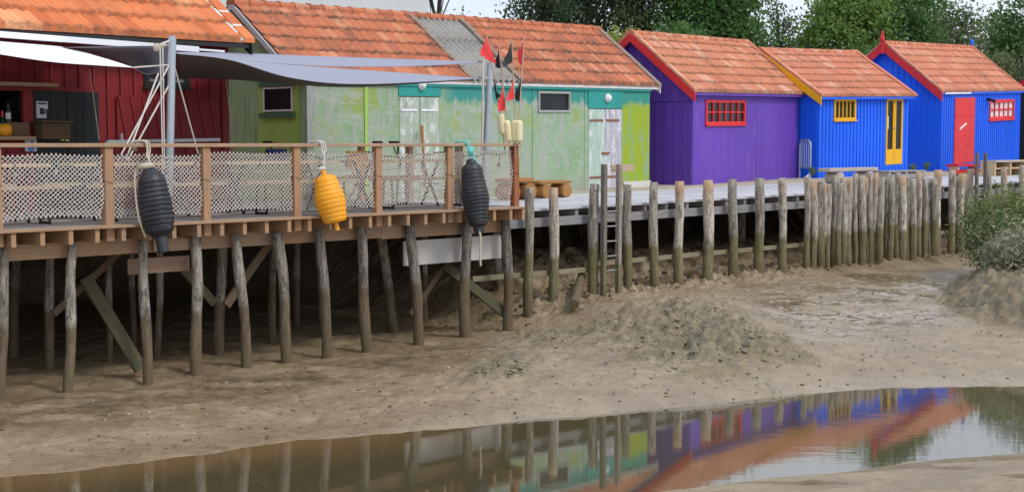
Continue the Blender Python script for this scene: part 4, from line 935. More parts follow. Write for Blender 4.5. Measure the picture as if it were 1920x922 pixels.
def brace(a, b, v0, v1, w_, h, mat, label):
    p = at_v(a[0], a[1], v0); q = at_v(b[0], b[1], v1); m = MB(); m.bar(p, q, h, w_, up=(Vector((-1, 1, 0))).normalized()); tag(m.build('brace', mat, None, (p + q) / 2, bevel=.003), label, 'brace', 'braces under the terrace')
brace((226, 470), (100, 588), 1.1, 1.1, .05, .09, M['brace'], 'brown diagonal brace left of the first hanging panel')
brace((160, 520), (264, 692), .9, .5, .05, .17, M['brace_green'], 'wide green stained plank slanting down to the mud under the left end')
brace((335, 495), (402, 568), .7, .7, .05, .12, M['brace_green'], 'short green brace slanting down right beneath the reddish panel')
brace((505, 455), (424, 572), .7, .7, .05, .12, M['brace'], 'brown brace slanting up right beside the fifth front pile')
brace((832, 498), (770, 590), .9, .9, .05, .10, M['brace'], 'brown brace slanting down left below the pale plywood panel')
brace((832, 495), (948, 588), .75, .30, .05, .15, M['brace_green'], 'green algae covered brace at the right end below the plywood panel')
m = MB(); p = at_v(885, 522, .95); q = at_v(1108, 497, .95)
def lowrail(x0, y0, x1, y1, v, label, h=.085):
    p = at_v(x0, y0, v); q = at_v(x1, y1, v); m = MB(); m.bar(p, q, .05, h); tag(m.build('cross_rail', M['rail_old'], None, (p + q) / 2, bevel=.004), label, 'rail', 'low cross rails behind the piles')
lowrail(885, 523, 1104, 505, .60, 'low weathered cross rail behind the left walkway piles')
lowrail(1098, 496, 1512, 458, .60, 'long low cross rail between the ladder and the pile wall')
lowrail(1752, 437, 1790, 434, .60, 'short low cross rail in the gap of the pile wall')
# walkway piles
WP = [(992, 352, 991, 570, 18), (1038, 352, 1037, 557, 19), (1115, 345, 1110, 549, 20), (1177, 346, 1176, 541, 18), (1226, 342, 1226, 537, 18), (1274, 340, 1273, 527, 18), (1328, 338, 1326, 524, 21), (1373, 336, 1374, 519, 18), (1424, 334, 1422, 520, 19), (1466, 334, 1468, 513, 16)]
for i, (a, b, c, d, w_) in enumerate(WP): pile(a, b, c, d, .48, w_, M['pile_w'], 'weathered walkway pile standing apart, %s from the left' % ORD[i], 'single piles along the walkway', n=10)
DP = [(105, 195, 755), (147, 225, 750), (182, 225, 740), (209, 238, 730), (235, 240, 722), (268, 190, 720), (298, 232, 715), (325, 200, 715), (357, 205, 722), (392, 175, 730), (430, 186, 735), (458, 200, 715), (486, 172, 708), (513, 172, 708), (543, 200, 705), (577, 200, 708), (610, 198, 700), (643, 170, 700), (670, 195, 698), (697, 203, 700), (735, 205, 678), (772, 165, 680), (812, 210, 660), (838, 205, 658), (862, 205, 655), (888, 155, 650), (970, 155, 640), (1004, 190, 640), (1030, 175, 632), (1055, 178, 625), (1080, 150, 620)]
for i, (a, b, d) in enumerate(DP):
    x = 1480 + a / 3.18; w_ = rnd.choice((11, 12.5, 14, 15, 16)); y0 = 270 + b / 3.18; y1 = 270 + d / 3.18
    if i < 26: lb = 'close-set pile in the dense pile wall before the blue huts, %s from the left' % ORD[i]
    else: lb = 'pile in the small cluster left of the far ladder, %s from the left' % ORD[i - 26]
    pile(x + rnd.uniform(-1, 1), y0, x - 1 + rnd.uniform(-2.5, 2.5), y1, .46 + (.05 if i % 2 else -.03), w_, M['pile_w'], lb, 'piles of the dense pile wall' if i < 26 else 'pile cluster by the far ladder', n=9, bend=.025)
for i, (x, y0, y1, w_) in enumerate(((1854, 318, 440, 11), (1882, 313, 440, 12), (1917, 310, 440, 12))): pile(x, y0, x, y1 + 20, .48, w_, M['pile_w'], 'far walkway pile above the bushes, %s from the left' % ORD[i], 'far piles above the bushes', n=9)
# ladders
def ladder(x0, x1, y0, y1, rungs, v, label, w_):
    a = at_v(x0, y0, v); b = at_v(x1, y0, v); a2 = at_v(x0 - 2, y1, v); b2 = at_v(x1 - 2, y1 - 6, v); t_ = thing('ladder', label, 'ladder', (a2 + b2) / 2, 'ladders down to the mud')
    for p, q in ((a, a2), (b, b2)):
        m = MB(); m.bar(p, q + Vector((0, 0, -.3)), w_, w_, up=Vector((1, -1, 0)).normalized()); m.build('rail', M['ladder'], t_, bevel=.006)
    for k in rungs:
        p = at_v(x0 - (k - y0) * .01, k, v); q = at_v(x1, k, v); q.z = p.z; m = MB(); m.tube([p, q], .012, 8); m.build('rung', M['steel'], t_)
ladder(1133, 1161, 308, 538, (369, 397, 425, 453, 481, 508), .30, 'dark wooden ladder with steel rungs beside the single walkway piles', .085)
ladder(1832, 1848, 287, 445, (354, 374, 395), .25, 'dark far ladder standing by the pile cluster above the bushes', .075)
# fallen log
p = at_z(1076, 571, -1.62); q = at_v(1090, 517, .75); m = MB(); m.tube([p + (q - p) * k / 6 for k in range(7)], [.085, .082, .08, .078, .075, .072, .07], 12, True, .05); o = m.build('fallen_log', M['pile_t'], None, p, smooth=True); o.data.polygons[-1].use_smooth = False; o.data.polygons[-2].use_smooth = False; tag(o, 'short log lying on the mud by the ladder', 'log')
# arrow sign on the ladder post
p = R_inv(at_v(1169, 315, .42)); m = MB(); u, v, z = p; s = .33
pts = [(-s, -.06), (s * .75, -.055), (s, 0), (s * .72, .065), (-s, .055), (-s * .9, 0)]
fa = [m.vert(R(u + a, v, z + b)) for a, b in pts]; fb = [m.vert(R(u + a, v + .03, z + b)) for a, b in pts]; m.f.append(fa[::-1]); m.f.append(fb)
for k in range(6): m.f.append([fa[k], fa[(k + 1) % 6], fb[(k + 1) % 6], fb[k]])
tag(m.build('arrow_board', M['staff'], None, R(u, v, z)), 'blank weathered arrow board fixed to the near ladder top', 'sign')
# ------------------------------------------------------------------ walkway
WK0, WK1 = 15.72, 52.0
wk = thing('walkway_deck', 'silver grey plank walkway running in front of the huts', 'walkway', R(22, 2, -.1))
def RW(u, v, h): return R(u, v, h + float(zwalk(u)))
for nm, v0, v1 in (('plank', .66, 4.30),):
    m = MB(); v = v0
    # boards run along the row, staggered joints
    while v < v1:
        cuts = [WK0]; 
        while cuts[-1] < WK1 - 5: cuts.append(cuts[-1] + rnd.uniform(3.2, 4.8))
        cuts.append(WK1)
        for a, b in zip(cuts, cuts[1:]): m.box(RW, a + .003, b - .003, v, v + .14, -.04, rnd.uniform(-.006, .004))
        v += .148
    t = NT('silver_walkway'); nn = t.noise(t.pos(AX['u']), 2.5, 6, .65); cc = t.ramp(nn, [(.3, (.40, .40, .43)), (.7, (.60, .61, .65))]); cc = t.hsv(cc, t.math('ADD', t.math('MULTIPLY', t.island(), .3), .85)); t.bump(nn, .3, .005)
    m.build('deck_boards', t.fin(cc, .6, .4), wk)
u = WK0 + .2
while u < 42:
    m = MB(); m.box(RW, u - .04, u + .04, .70, 4.25, -.155, -.042); m.build('joist', M['walkbeam'], wk); u += .62
cuts = [15.75, 18.1, 20.7, 22.9, 25.1, 29, 33, 37, 42]
for a, b in zip(cuts, cuts[1:]):
    m = MB(); m.box(RW, a, b - .008, .64 + rnd.uniform(0, .012), .74, -.31, -.158); m.build('beam', M['walkbeam'], wk, bevel=.004)
for u in (17, 21, 25, 29, 33):
    m = MB(); m.tube([RW(u, 2.4, -.16), R(u, 2.4, -1.6)], .09, 8); m.build('support', M['pile_t'], wk)
# furniture on the walkway
def logbench(x0, y0, x1, y1, v, label, mat, legmat, zt, wd=.35, th=.09, group=None, wob=True):
    a = R_inv(at_v(x0, y0, v)); b = R_inv(at_v(x1, y1, v)); zd = float(zwalk((a[0] + b[0]) / 2)); t_ = thing('log_bench', label, 'bench', R((a[0] + b[0]) / 2, v, zd), group)
    m = MB(); ztop = max((a[2] + b[2]) / 2, zd + .2); m.box(R, a[0], b[0], v - wd / 2, v + wd / 2, ztop - th, ztop); m.build('seat', mat, t_, bevel=.02)
    for f in (.2, .82):
        u = a[0] + (b[0] - a[0]) * f; m = MB(); r = (ztop - th - zd) / 2
        m.tube([R(u, v - wd / 2 - .03, zd + r), R(u, v + wd / 2, zd + r)], r * .98, 10); m.build('leg', legmat, t_)
logbench(1000, 339, 1060, 338, 3.4, 'orange brown log bench in front of the green hut', M['bench_orange'], M['bench_orange'], .2, group='log benches', th=.06)
logbench(940, 334, 990, 333, 3.2, 'orange brown log bench half hidden behind the terrace end post', M['bench_orange'], M['bench_orange'], .2, group='log benches')
logbench(1545, 316, 1636, 313, 3.1, 'pale plank bench on log feet in front of the yellow door hut', M['bench_pale'], M['bench_pale'], .2, group='log benches')
a = R_inv(at_v(1650, 321, 3.0)); b = R_inv(at_v(1720, 318, 3.0)); zd = float(zwalk(a[0])); t_ = thing('pallet_bench', 'low grey pallet bench below the yellow door', 'bench', R((a[0] + b[0]) / 2, 3.0, zd))
zt = (a[2] + b[2]) / 2
m = MB()
for k in range(3): m.box(R, a[0], b[0], 2.75 + k * .17, 2.75 + k * .17 + .14, zt - .03, zt)
m.build('seat', M['walkbeam'], t_)
for f in (.05, .5, .95):
    u = a[0] + (b[0] - a[0]) * f; m = MB(); m.box(R, u - .05, u + .05, 2.77, 3.2, zd, zt - .032); m.build('leg', M['bench_pale'], t_)
m = MB(); m.box(R, a[0] + .1, b[0] - .02, 2.735, 2.755, zt - .19, zt - .09); m.build('slat', M['walkbeam'], t_)
# red step bench
a = R_inv(at_v(1786, 309, 4.3)); b = R_inv(at_v(1828, 306, 4.3)); zd = float(zg(np.float64(a[0]))) - .03; t_ = thing('step_bench', 'low red step bench in front of the red door', 'step', R((a[0] + b[0]) / 2, 4.3, zd)); zt = (a[2] + b[2]) / 2
m = MB(); m.box(R, a[0], b[0], 4.12, 4.5, zt - .07, zt); m.build('seat', M['red'], t_)
m = MB(); m.box(R, a[0], b[0] + .3, 4.2, 4.45, zd, zd + .10); m.build('base', M['red'], t_)
for f in (.1, .9):
    u = a[0] + (b[0] - a[0]) * f; m = MB(); m.box(R, u - .05, u + .05, 4.18, 4.46, zd + .1, zt - .072); m.build('leg', M['cream'], t_)
# pale crate shelf
a = R_inv(at_v(1852, 304, 3.3)); b = R_inv(at_v(1925, 297, 3.3)); zd = float(zwalk(a[0])) ; t_ = thing('crate_shelf', 'pale open-fronted wooden shelf bench by the far blue hut', 'shelf', R((a[0] + b[0]) / 2, 3.3, zd)); zt = (a[2] + b[2]) / 2; u1 = b[0] + 1.5
m = MB(); m.box(R, a[0], u1, 3.05, 3.55, zt - .05, zt); m.build('top', M['bench_pale'], t_)
n = 5
for k in range(n):
    u = a[0] + .05 + (u1 - a[0] - .1) * k / (n - 1); m = MB(); m.box(R, u - .035, u + .035, 3.08, 3.52, zd, zt - .052); m.build('upright', M['pine_new'], t_)
m = MB(); m.box(R, a[0] + .1, u1 - .1, 3.12, 3.5, zd + (zt - zd) * .45, zd + (zt - zd) * .45 + .04); m.build('shelf_board', M['pine_new'], t_)
m = MB(); m.box(R, a[0] + .1, u1 - .1, 3.53, 3.55, zd, zt - .06); m.build('back_panel', M['brace'], t_)
# crowd barrier between purple and blue hut
A_ = at_v(1519, 330, 4.92); B_ = at_v(1499, 330, 5.40); zb = .06; hh = at_v(1508, 263, 5.0).z - zb; A_.z = B_.z = zb; bl = (B_ - A_).length; t_ = thing('crowd_barrier', 'grey tubular crowd barrier between the purple and blue huts', 'barrier', A_)
fr_b = lambda a, h: A_ + (B_ - A_) * (a / bl) + Vector((0, 0, h))
pts = [fr_b(0, .0), fr_b(0, hh - .14), fr_b(.03, hh - .05), fr_b(.12, hh), fr_b(bl - .08, hh), fr_b(bl, hh - .1), fr_b(bl, .0)]
m = MB(); m.tube(pts, .026, 8); m.tube([fr_b(0, .28), fr_b(bl, .28)], .02, 8); m.build('frame', M['galv'], t_)
for k in range(1, 5): m = MB(); m.tube([fr_b(bl * k / 5, .28), fr_b(bl * k / 5, hh - .02)], .013, 6); m.build('bar', M['galv'], t_)
c = fr_b(.0, .14); m = MB(); m.tube([c + Vector((-.16, -.12, -.13)), c], .022, 6); m.build('foot', M['galv'], t_)
# ------------------------------------------------------------------ fenders / buoys hung on the railing
def fender(top, bot, v, width_px, mat, prof, label, rope_mat, ring, name='fender_buoy', rope_extra=None, neck=.0):
    a = at_v(top[0], top[1], v[0]); b = at_v(bot[0], bot[1], v[1]); r = width_px / F * a.y / 2
    t_ = thing(name, label, 'buoy', (a + b) / 2, 'fender buoys hung on the terrace rail')
    m = MB(); P = []
    for k in range(len(prof) - 1):
        (t0, r0), (t1, r1) = prof[k], prof[k + 1]
        for j in range(6): P.append((t0 + (t1 - t0) * j / 6, r * (r0 + (r1 - r0) * j / 6)))
    P.append((1, r * prof[-1][1])); PR = []
    n = 260
    for k in range(n + 1):
        t = k / n; i = min(int(t * 1), 0)
        rr = np.interp(t, [q[0] for q in P], [q[1] for q in P])
        if ring[0] < t < ring[1]:
            ph = (t - ring[0]) / (ring[1] - ring[0]) * ring[2]; f = ph - math.floor(ph); rr *= 1 - ring[3] * max(0, 1 - abs(f - .5) / .22) ** .8
        PR.append((t, max(float(rr), .004)))
    m.tube_prof(a, b, PR, 28); m.build('body', mat, t_, smooth=True)
    return t_, a, b, r
bprof = [(0, .16), (.02, .32), (.05, .38), (.10, .70), (.16, .86), (.45, 1.0), (.60, .99), (.80, .78), (.86, .66), (.90, .34), (1.0, .30)]
def rope(parent, pts, r, mat, name='rope', n=6):
    m = MB(); P = []
    pts = [Vector(p) for p in pts]
    for i in range(len(pts) - 1):          # catmull-rom
        p0 = pts[max(i - 1, 0)]; p1 = pts[i]; p2 = pts[i + 1]; p3 = pts[min(i + 2, len(pts) - 1)]
        for k in range(6):
            t = k / 6; P.append(.5 * ((2 * p1) + (p2 - p0) * t + (2 * p0 - 5 * p1 + 4 * p2 - p3) * t * t + (3 * p1 - p0 - 3 * p2 + p3) * t ** 3))
    P.append(pts[-1]); m.tube(P, r, n); return m.build(name, mat, parent, smooth=True, fix=False)
def rail_loop(u): return [R(u - .02, .16, .90), R(u - .03, .15, 1.0), R(u - .01, .05, 1.02), R(u + .02, -.05, 1.015), R(u + .03, -.07, .95), R(u + .03, -.08, .9)]
t_, a, b, r = fender((280, 314), (307, 473), (-.14, -.36), 62, M['rubber'], [(0, .18), (.03, .42), (.06, .52), (.11, .74), (.16, .84), (.42, 1.0), (.62, .98), (.76, .80), (.80, .5), (.81, .34), (1, .36)], 'left black ribbed rubber fender buoy with pale rope on the rail', None, (.17, .72, 10, .07))
RL = lambda px: R_inv(at_v(px, 268, -.05))[0]
u = RL(270); rope(t_, rail_loop(u) + [R(u + .01, -.10, .84), R(u + .02, -.13, .78), a + Vector((.0, 0, .02))], .016, M['rope']); rope(t_, rail_loop(u + .035) + [R(u + .04, -.10, .85), R(u + .015, -.12, .79), a + Vector((.015, 0, .0))], .011, M['rope'])
rope(t_, [a + Vector((-.1, -.02, .02)), a + Vector((-.16, -.05, -.05)), a + Vector((-.15, -.12, -.25)), a + Vector((-.10, -.18, -.6)), a + Vector((-.02, -.16, -.86))], .011, M['rope'], 'rope'); m = MB(); m.tube_prof(a + Vector((-.14, -.05, .0)), a + Vector((.06, -.06, .03)), [(0, .03), (.5, .04), (1, .03)], 8); m.build('knot', M['rope'], t_, smooth=True)
t_, a, b, r = fender((605, 317), (633, 432), (-.14, -.32), 57, M['yellow_plastic'], [(0, .16), (.10, .17), (.12, .55), (.15, .72), (.45, 1.0), (.58, 1.0), (.82, .80), (.865, .70), (.88, .17), (1, .15)], 'bright yellow ribbed buoy hung from the middle of the terrace rail', None, (.18, .84, 9, .045), neck=1)
u = RL(598); rope(t_, rail_loop(u) + [R(u + .035, -.10, .86), R(u + .03, -.13, .79), a + Vector((0, 0, -.02))], .010, M['rope_white']); rope(t_, rail_loop(u + .07) + [R(u + .05, -.10, .86), a + Vector((.01, 0, .03))], .009, M['rope_white']); rope(t_, rail_loop(u + .035), .010, M['rope_white']); m = MB(); m.tube_prof(a + Vector((-.08, -.02, .0)), a + Vector((.05, -.02, .01)), [(0, .018), (.5, .03), (1, .018)], 8); m.build('knot', M['rope_white'], t_, smooth=True)
t_, a, b, r = fender((882, 298), (899, 436), (-.14, -.34), 53, M['rubber'], [(0, .15), (.02, .30), (.06, .36), (.10, .66), (.14, .74), (.5, 1.0), (.56, 1.0), (.84, .72), (.90, .64), (.915, .40), (1, .36)], 'right black ribbed rubber fender buoy with turquoise rope', None, (.15, .86, 14, .05))
u = RL(873); rope(t_, rail_loop(u) + [R(u + .03, -.10, .86), R(u + .03, -.13, .80), a + Vector((-.02, 0, 0)), a + Vector((.05, -.02, -.03)), a + Vector((.05, 0, .1))], .012, M['rope_turq']); rope(t_, rail_loop(u + .03) + [R(u + .05, -.10, .86), a + Vector((.02, 0, .1)), a + Vector((.1, 0, -.05)), a + Vector((.14, .02, -.12))], .010, M['rope_turq']); m = MB(); m.tube_prof(a + Vector((-.02, -.03, .06)), a + Vector((.03, -.03, .18)), [(0, .025), (.5, .045), (1, .025)], 8); m.build('knot', M['rope_turq'], t_, smooth=True)
rope(t_, [b + Vector((0, -.06, .04)), b + Vector((.02, -.08, -.1)), b + Vector((.01, -.08, -.3)), b + Vector((.02, -.08, -.50))], .016, M['rope'], 'tail_rope')
# ------------------------------------------------------------------ sail poles, sails and guys
pl = thing('sail_pole', 'thick galvanised pole left on the terrace holding the shade sails', 'pole', R(9.3, .85, 0), 'galvanised sail poles'); V1 = .55
a = at_v(323, 68, V1); b = at_v(315, 345, V1); b2 = Vector((b.x, b.y, .0)); rr = 7.2 / F * a.y
m = MB(); m.tube([b2, a], rr, 18); m.build('tube', M['galv'], pl, smooth=False); m = MB(); m.tube([b2 + Vector((0, 0, .004)), b2 + Vector((0, 0, .03))], rr * 2, 12); m.build('foot_plate', M['galv'], pl); m = MB(); pA = a + (b - a) * .06; m.tube([pA + Vector((-.18, -.02, -.02)), pA], .015, 6); m.tube_prof(pA + Vector((-.2, -.02, .02)), pA + Vector((-.2, -.02, -.08)), [(0, .03), (.5, .045), (1, .03)], 8); m.build('cleat', M['rope'], pl)
PT1 = a; V2 = 1.0
p2 = thing('sail_pole', 'galvanised pole at the right end of the terrace beside the flag buoys', 'pole', at_v(911, 300, V2), 'galvanised sail poles'); a2 = at_v(920, 110, V2); b_ = at_v(910, 300, V2); b_ = a2 + (b_ - a2) * ((a2.z) / (a2.z - b_.z))
m = MB(); m.tube([b_, a2], 6.2 / F * a2.y, 16); m.build('tube', M['galv'], p2, smooth=False); m = MB(); m.tube([b_ + Vector((0, 0, .004)), b_ + Vector((0, 0, .03))], .13, 12); m.build('foot_plate', M['galv'], p2)
m = MB(); m.tube([at_v(906, 112, V2 - .1), at_v(904, 290, V2 - .1)], .018, 6); m.build('lashing', M['rope_white'], p2)
for yy in (116, 146):
    m = MB(); m.bar(at_v(898, yy, V2 - .05), at_v(916, yy, V2 - .05), .04, .04); m.build('shackle', M['steel'], p2)
def sail(name, label, rows, mat, under=None, th=.006):
    pts = [[Vector(p) for p in r] for r in rows]; nr = 12; ncol = 28
    def cr(P, t):
        n = len(P) - 1; x = t * n; i = min(int(x), n - 1); f = x - i
        p0 = P[max(i - 1, 0)]; p1 = P[i]; p2_ = P[i + 1]; p3 = P[min(i + 2, n)]
        return .5 * ((2 * p1) + (p2_ - p0) * f + (2 * p0 - 5 * p1 + 4 * p2_ - p3) * f * f + (3 * p1 - p0 - 3 * p2_ + p3) * f ** 3)
    dense = [[cr(r, k / ncol) for k in range(ncol + 1)] for r in pts]
    m = MB(); g_ = []
    for j in range(nr + 1): g_.append([cr([dense[i][k] for i in range(len(pts))], j / nr) for k in range(ncol + 1)])
    m.grid(g_); o = m.build(name, mat, None, sum((p for r in pts for p in r), Vector()) / sum(len(r) for r in pts), smooth=True, thick=th, fix=False); 
    return tag(o, label, 'shade sail', 'shade sails over the terrace')
def sp(x, y, v): return at_v(x, y, v)
# white sail: tip at the left pole, rising towards the hut wall, running out of the picture
sail('shade_sail', 'bright white shade sail running to the left pole', [[sp(250, 127, .7), sp(190, 108, 2.0), sp(115, 88, 3.3), sp(0, 78, 3.3), sp(-140, 64, 3.3)], [sp(250, 127, .7), sp(185, 117, 1.4), sp(100, 104, 2.0), sp(0, 92, 2.0), sp(-140, 74, 2.0)], [sp(250, 127, .7), sp(180, 122.5, .9), sp(100, 116.5, .8), sp(0, 102, .6), sp(-140, 78, .5)]], M['fabric_white'])
# small dark grey sail left of the pole, seen from below with a pale rolled lip
sail('shade_sail', 'dark grey folded sail corner left of the left pole', [[sp(112, 89.5, 3.2), sp(180, 88, 2.3), sp(240, 87, 1.6), sp(316, 86, .7)], [sp(150, 92, 3.3), sp(210, 99, 2.5), sp(262, 104, 1.9), sp(317, 105, .8)], [sp(190, 104, 3.3), sp(225, 110, 2.7), sp(268, 119, 2.1), sp(317, 124, .85)], [sp(250, 126, 2.6), sp(266, 133, 2.2), sp(285, 136, 1.7), sp(317, 128, .85)], [sp(250, 126.5, 1.2), sp(262, 134, 1.3), sp(280, 140, 1.2), sp(317, 130, .8)]], M['fabric_grey'])
# upper pale sail to the right pole
sail('shade_sail', 'narrow pale grey sail reaching the top of the right pole', [[sp(330, 98, 2.9), sp(450, 100, 3.4), sp(600, 106, 3.4), sp(750, 111, 2.8), sp(900, 116, V2)], [sp(330, 99, 2.7), sp(450, 106, 3.0), sp(600, 117, 3.0), sp(750, 121, 2.4), sp(900, 117, V2)], [sp(330, 100, 2.5), sp(450, 113, 2.6), sp(600, 124, 2.6), sp(760, 125, 2.0), sp(900, 118, V2)]], M['fabric_pale'])
# lilac grey sail, its underside added as a second sail with shade in the colour
sail('shade_sail', 'wide lilac grey sail sagging low towards the right pole', [[sp(331, 100, .75), sp(440, 112, 1.9), sp(560, 123, 2.1), sp(700, 133, 1.9), sp(895, 147, V2)], [sp(331, 100, .66), sp(440, 112.4, 1.2), sp(560, 138, 1.15), sp(690, 149, 1.15), sp(895, 147.5, V2)], [sp(331, 101, .58), sp(430, 112.5, .75), sp(545, 146, .40), sp(680, 158, .35), sp(895, 148, V2)]], M['fabric_pale'])
sail('shade_sail', 'dark taupe stand-in for the shaded underside of the lilac sail, right of the left pole', [[sp(332, 101, .66), sp(430, 113, .85), sp(545, 146.5, .50), sp(680, 158.5, .45), sp(880, 149, V2 - .05)], [sp(332, 122, 1.7), sp(430, 130, 2.0), sp(548, 153, 1.6), sp(682, 161, 1.5), sp(880, 149.5, V2)], [sp(332, 146, 3.2), sp(430, 149, 3.3), sp(550, 159, 3.0), sp(685, 163, 2.8), sp(880, 150, V2 + .05)]], M['fabric_shaded'])
# guys
def guy(p, q, label, r=.010, sag=0.0, mat='rope_white'):
    p, q = Vector(p), Vector(q); m = MB(); m.tube([p.lerp(q, k / 8) + Vector((0, 0, -sag * 4 * (k / 8) * (1 - k / 8))) for k in range(9)], r, 6); tag(m.build('guy_rope', M[mat], None, q, fix=False), label, 'rope', 'guy ropes of the shade sails')
guy(at_v(318, 121, V1), at_v(222, 300, .3), 'guy rope from the left pole crossing steeply to the deck, leftmost foot', .011)
guy(at_v(297, 138, V1 - .05), at_v(236, 300, .25), 'steep guy rope beside the left pole with the middle foot', .011)
guy(at_v(318, 158, V1), at_v(240, 300, .45), 'lower guy rope slanting left from the left pole', .011)
guy(at_v(327, 125, V1), at_v(372, 290, .9), 'single guy rope slanting right from the left pole', .011)
guy(at_v(300, 85, V1 - .06), at_v(306, 345, V1 - .06), 'vertical halyard hanging just left of the left pole, outer line', .009)
guy(at_v(305, 88, V1 - .06), at_v(309, 345, V1 - .06), 'vertical halyard hanging just left of the left pole, inner line', .009)
guy(at_v(250, 127, .7), at_v(318, 122, V1), 'short lashing from the white sail tip to the left pole', .012)
guy(at_v(300, 84, V1 - .06), at_v(320, 76, V1), 'short top lashing at the left pole head', .014)
guy(at_v(168, 130, 3.3), at_v(186, 262, 3.4), 'thin cord hanging down in front of the near-black door', .007, mat='rope')
guy(at_v(424, 150, 3.3), at_v(437, 266, 3.4), 'cord hanging at the right corner of the red hut', .010, mat='rope')
# ------------------------------------------------------------------ flag buoys
def flagbuoy(staff_top, float_top, float_bot, v, f1, f2, label, wpx):
    a = at_v(*staff_top, v); b = at_v(*float_top, v); c = at_v(*float_bot, v); d = (a - b).normalized(); r = wpx / F * b.y / 2
    t_ = thing('flag_buoy', label, 'buoy', c, 'fishing flag buoys tied to the end post')
    m = MB(); m.tube([b, a], .011, 6); m.tube([c, c + (c - b).normalized() * .25], .011, 6); m.build('staff', M['staff'], t_)
    m = MB(); m.tube_prof(b, c, [(0, r * .45), (.03, r * .75), (.08, r * .96), (.14, r), (.86, r), (.93, r * .95), (.97, r * .75), (1, r * .5)], 16); m.build('float', M['cream'], t_, smooth=True)
    for col, quad in (f1, f2):      # triangular cloth hanging with folds, given as staff points and tip
        P, Qp, T = [at_v(x, y, v + dv) for x, y, dv in quad]; m = MB(); g_ = []
        for i in range(9):
            s = i / 8; row = []
            for j in range(9):
                q = j / 8; e = P.lerp(T, s); f = Qp.lerp(T, s); p = e.lerp(f, q); p = p + Vector((.7, -.7, 0)) * (.035 * math.sin(s * 7 + q * 2) * s) + Vector((0, 0, -.03 * s * (1 - s))); row.append(p)
            g_.append(row)
        m.grid(g_); m.build('flag', M['flag_' + col], t_, thick=.003, fix=False)
VF = -.02
flagbuoy((912, 66), (938, 213), (943, 252), VF + .12, ('red', [(912, 68, 0), (931, 120, 0), (899, 104, -.1)]), ('black', [(925, 148, 0), (930, 187, 0), (937, 180, -.15)]), 'flag buoy leaning across the right pole, red flag above black', 14)
flagbuoy((935, 82), (950, 226), (954, 266), VF + .05, ('black', [(935, 88, 0), (941, 128, 0), (928, 126, .1)]), ('red', [(943, 158, 0), (949, 207, 0), (932, 208, -.1)]), 'flag buoy with black flag above red, second float from left', 13)
flagbuoy((959, 74), (966, 226), (966, 267), VF, ('black', [(959, 78, 0), (962, 116, 0), (941, 127, -.1)]), ('red', [(962, 149, 0), (965, 184, 0), (949, 191, -.1)]), 'flag buoy with tall black flag above red, third float from left', 14)
flagbuoy((983, 70), (973, 226), (973, 267), VF - .08, ('red', [(983, 72, 0), (978, 124, 0), (969, 108, .1)]), ('black', [(977, 144, 0), (975, 190, 0), (964, 186, .1)]), 'rightmost flag buoy with red flag above black', 14)
# pole leaning on pale door
p = at_v(797, 352, 4.5); q = at_v(791, 236, 4.75); m = MB(); m.tube([p, q], .03, 8); tag(m.build('wooden_stake', M['bench_orange'], None, p), 'orange wooden stake leaning on the flaking pale door', 'stake')
# ------------------------------------------------------------------ rubble and clods
def lumps(name, P, S, mat, seed):
    r = np.random.default_rng(seed); base = np.array([[1, 0, 0], [-1, 0, 0], [0, 1, 0], [0, -1, 0], [0, 0, 1], [0, 0, -1], [.6, .6, .55], [-.6, .6, .5], [.6, -.6, .5], [-.6, -.6, .55]], float)
    tri = np.array([[0, 6, 8], [0, 2, 6], [2, 7, 6], [2, 1, 7], [1, 9, 7], [1, 3, 9], [3, 8, 9], [3, 0, 8], [4, 8, 6], [4, 6, 7], [4, 7, 9], [4, 9, 8], [0, 5, 2], [2, 5, 1], [1, 5, 3], [3, 5, 0]])
    S = S * 1.0; n = len(P); V = base[None] * (1 + r.uniform(-.35, .35, (n, 10, 1))); a = r.uniform(0, 6.28, n); c, s = np.cos(a), np.sin(a)
    V = V * np.stack([r.uniform(.7, 1.3, n), r.uniform(.7, 1.3, n), r.uniform(.22, .5, n)], -1)[:, None]
    V = np.stack([V[..., 0] * c[:, None] - V[..., 1] * s[:, None], V[..., 0] * s[:, None] + V[..., 1] * c[:, None], V[..., 2]], -1) * S[:, None, None] + P[:, None]
    T = (tri[None] + (np.arange(n) * 10)[:, None, None]).reshape(-1, 3); return np_mesh(name, V.reshape(-1, 3), T, mat, False, k=3)
def clod_mat(name, a, b):
    t = NT(name); n = t.noise(t.pos(row=False), 9, 5, .6); c = t.mix(t.mr(n, .35, .65), a, b); c = t.hsv(c, t.math('ADD', t.math('MULTIPLY', t.island(), .5), .75)); t.bump(n, .5, .01); return t.fin(c, .7, .35)
def scatter(n, f, smin, smax, seed):
    r = np.random.default_rng(seed); P = f(r, n); z, w_, al = terrain(P[:, 0], P[:, 1]); S = r.uniform(0, 1, len(P)) ** 3.0 * (smax - smin) + smin
    return np.column_stack([P, z + S * .06]), S, al
def f_mound(r, n):
    P = np.concatenate([np.column_stack([r.normal(2.62, .85, n), r.normal(19.8, 1.3, n)]), np.column_stack([r.normal(-.15, .35, n // 8), r.normal(17.6, .3, n // 8)]), np.column_stack([r.normal(.8, .7, n // 6), r.normal(20.9, .55, n // 6)])])
    return P
P, S, al = scatter(700, f_mound, .010, .055, 3); k = al > .15
tag(lumps('mud_clods', P[k], S[k], clod_mat('clod_mud', (.20, .175, .12), (.31, .25, .17)), 4), 'broken grey-green mud clods covering the mound', 'mud', kind='stuff')
P, S, al = scatter(350, lambda r, n: np.column_stack([r.uniform(7.0, 10.5, n), r.uniform(20.2, 27.5, n)]), .012, .05, 5); k = (al > .35)
tag(lumps('bank_clods', P[k], S[k], clod_mat('bank_mud', (.16, .14, .095), (.26, .215, .15)), 6), 'mud clods on the slope of the right bank', 'mud', kind='stuff')
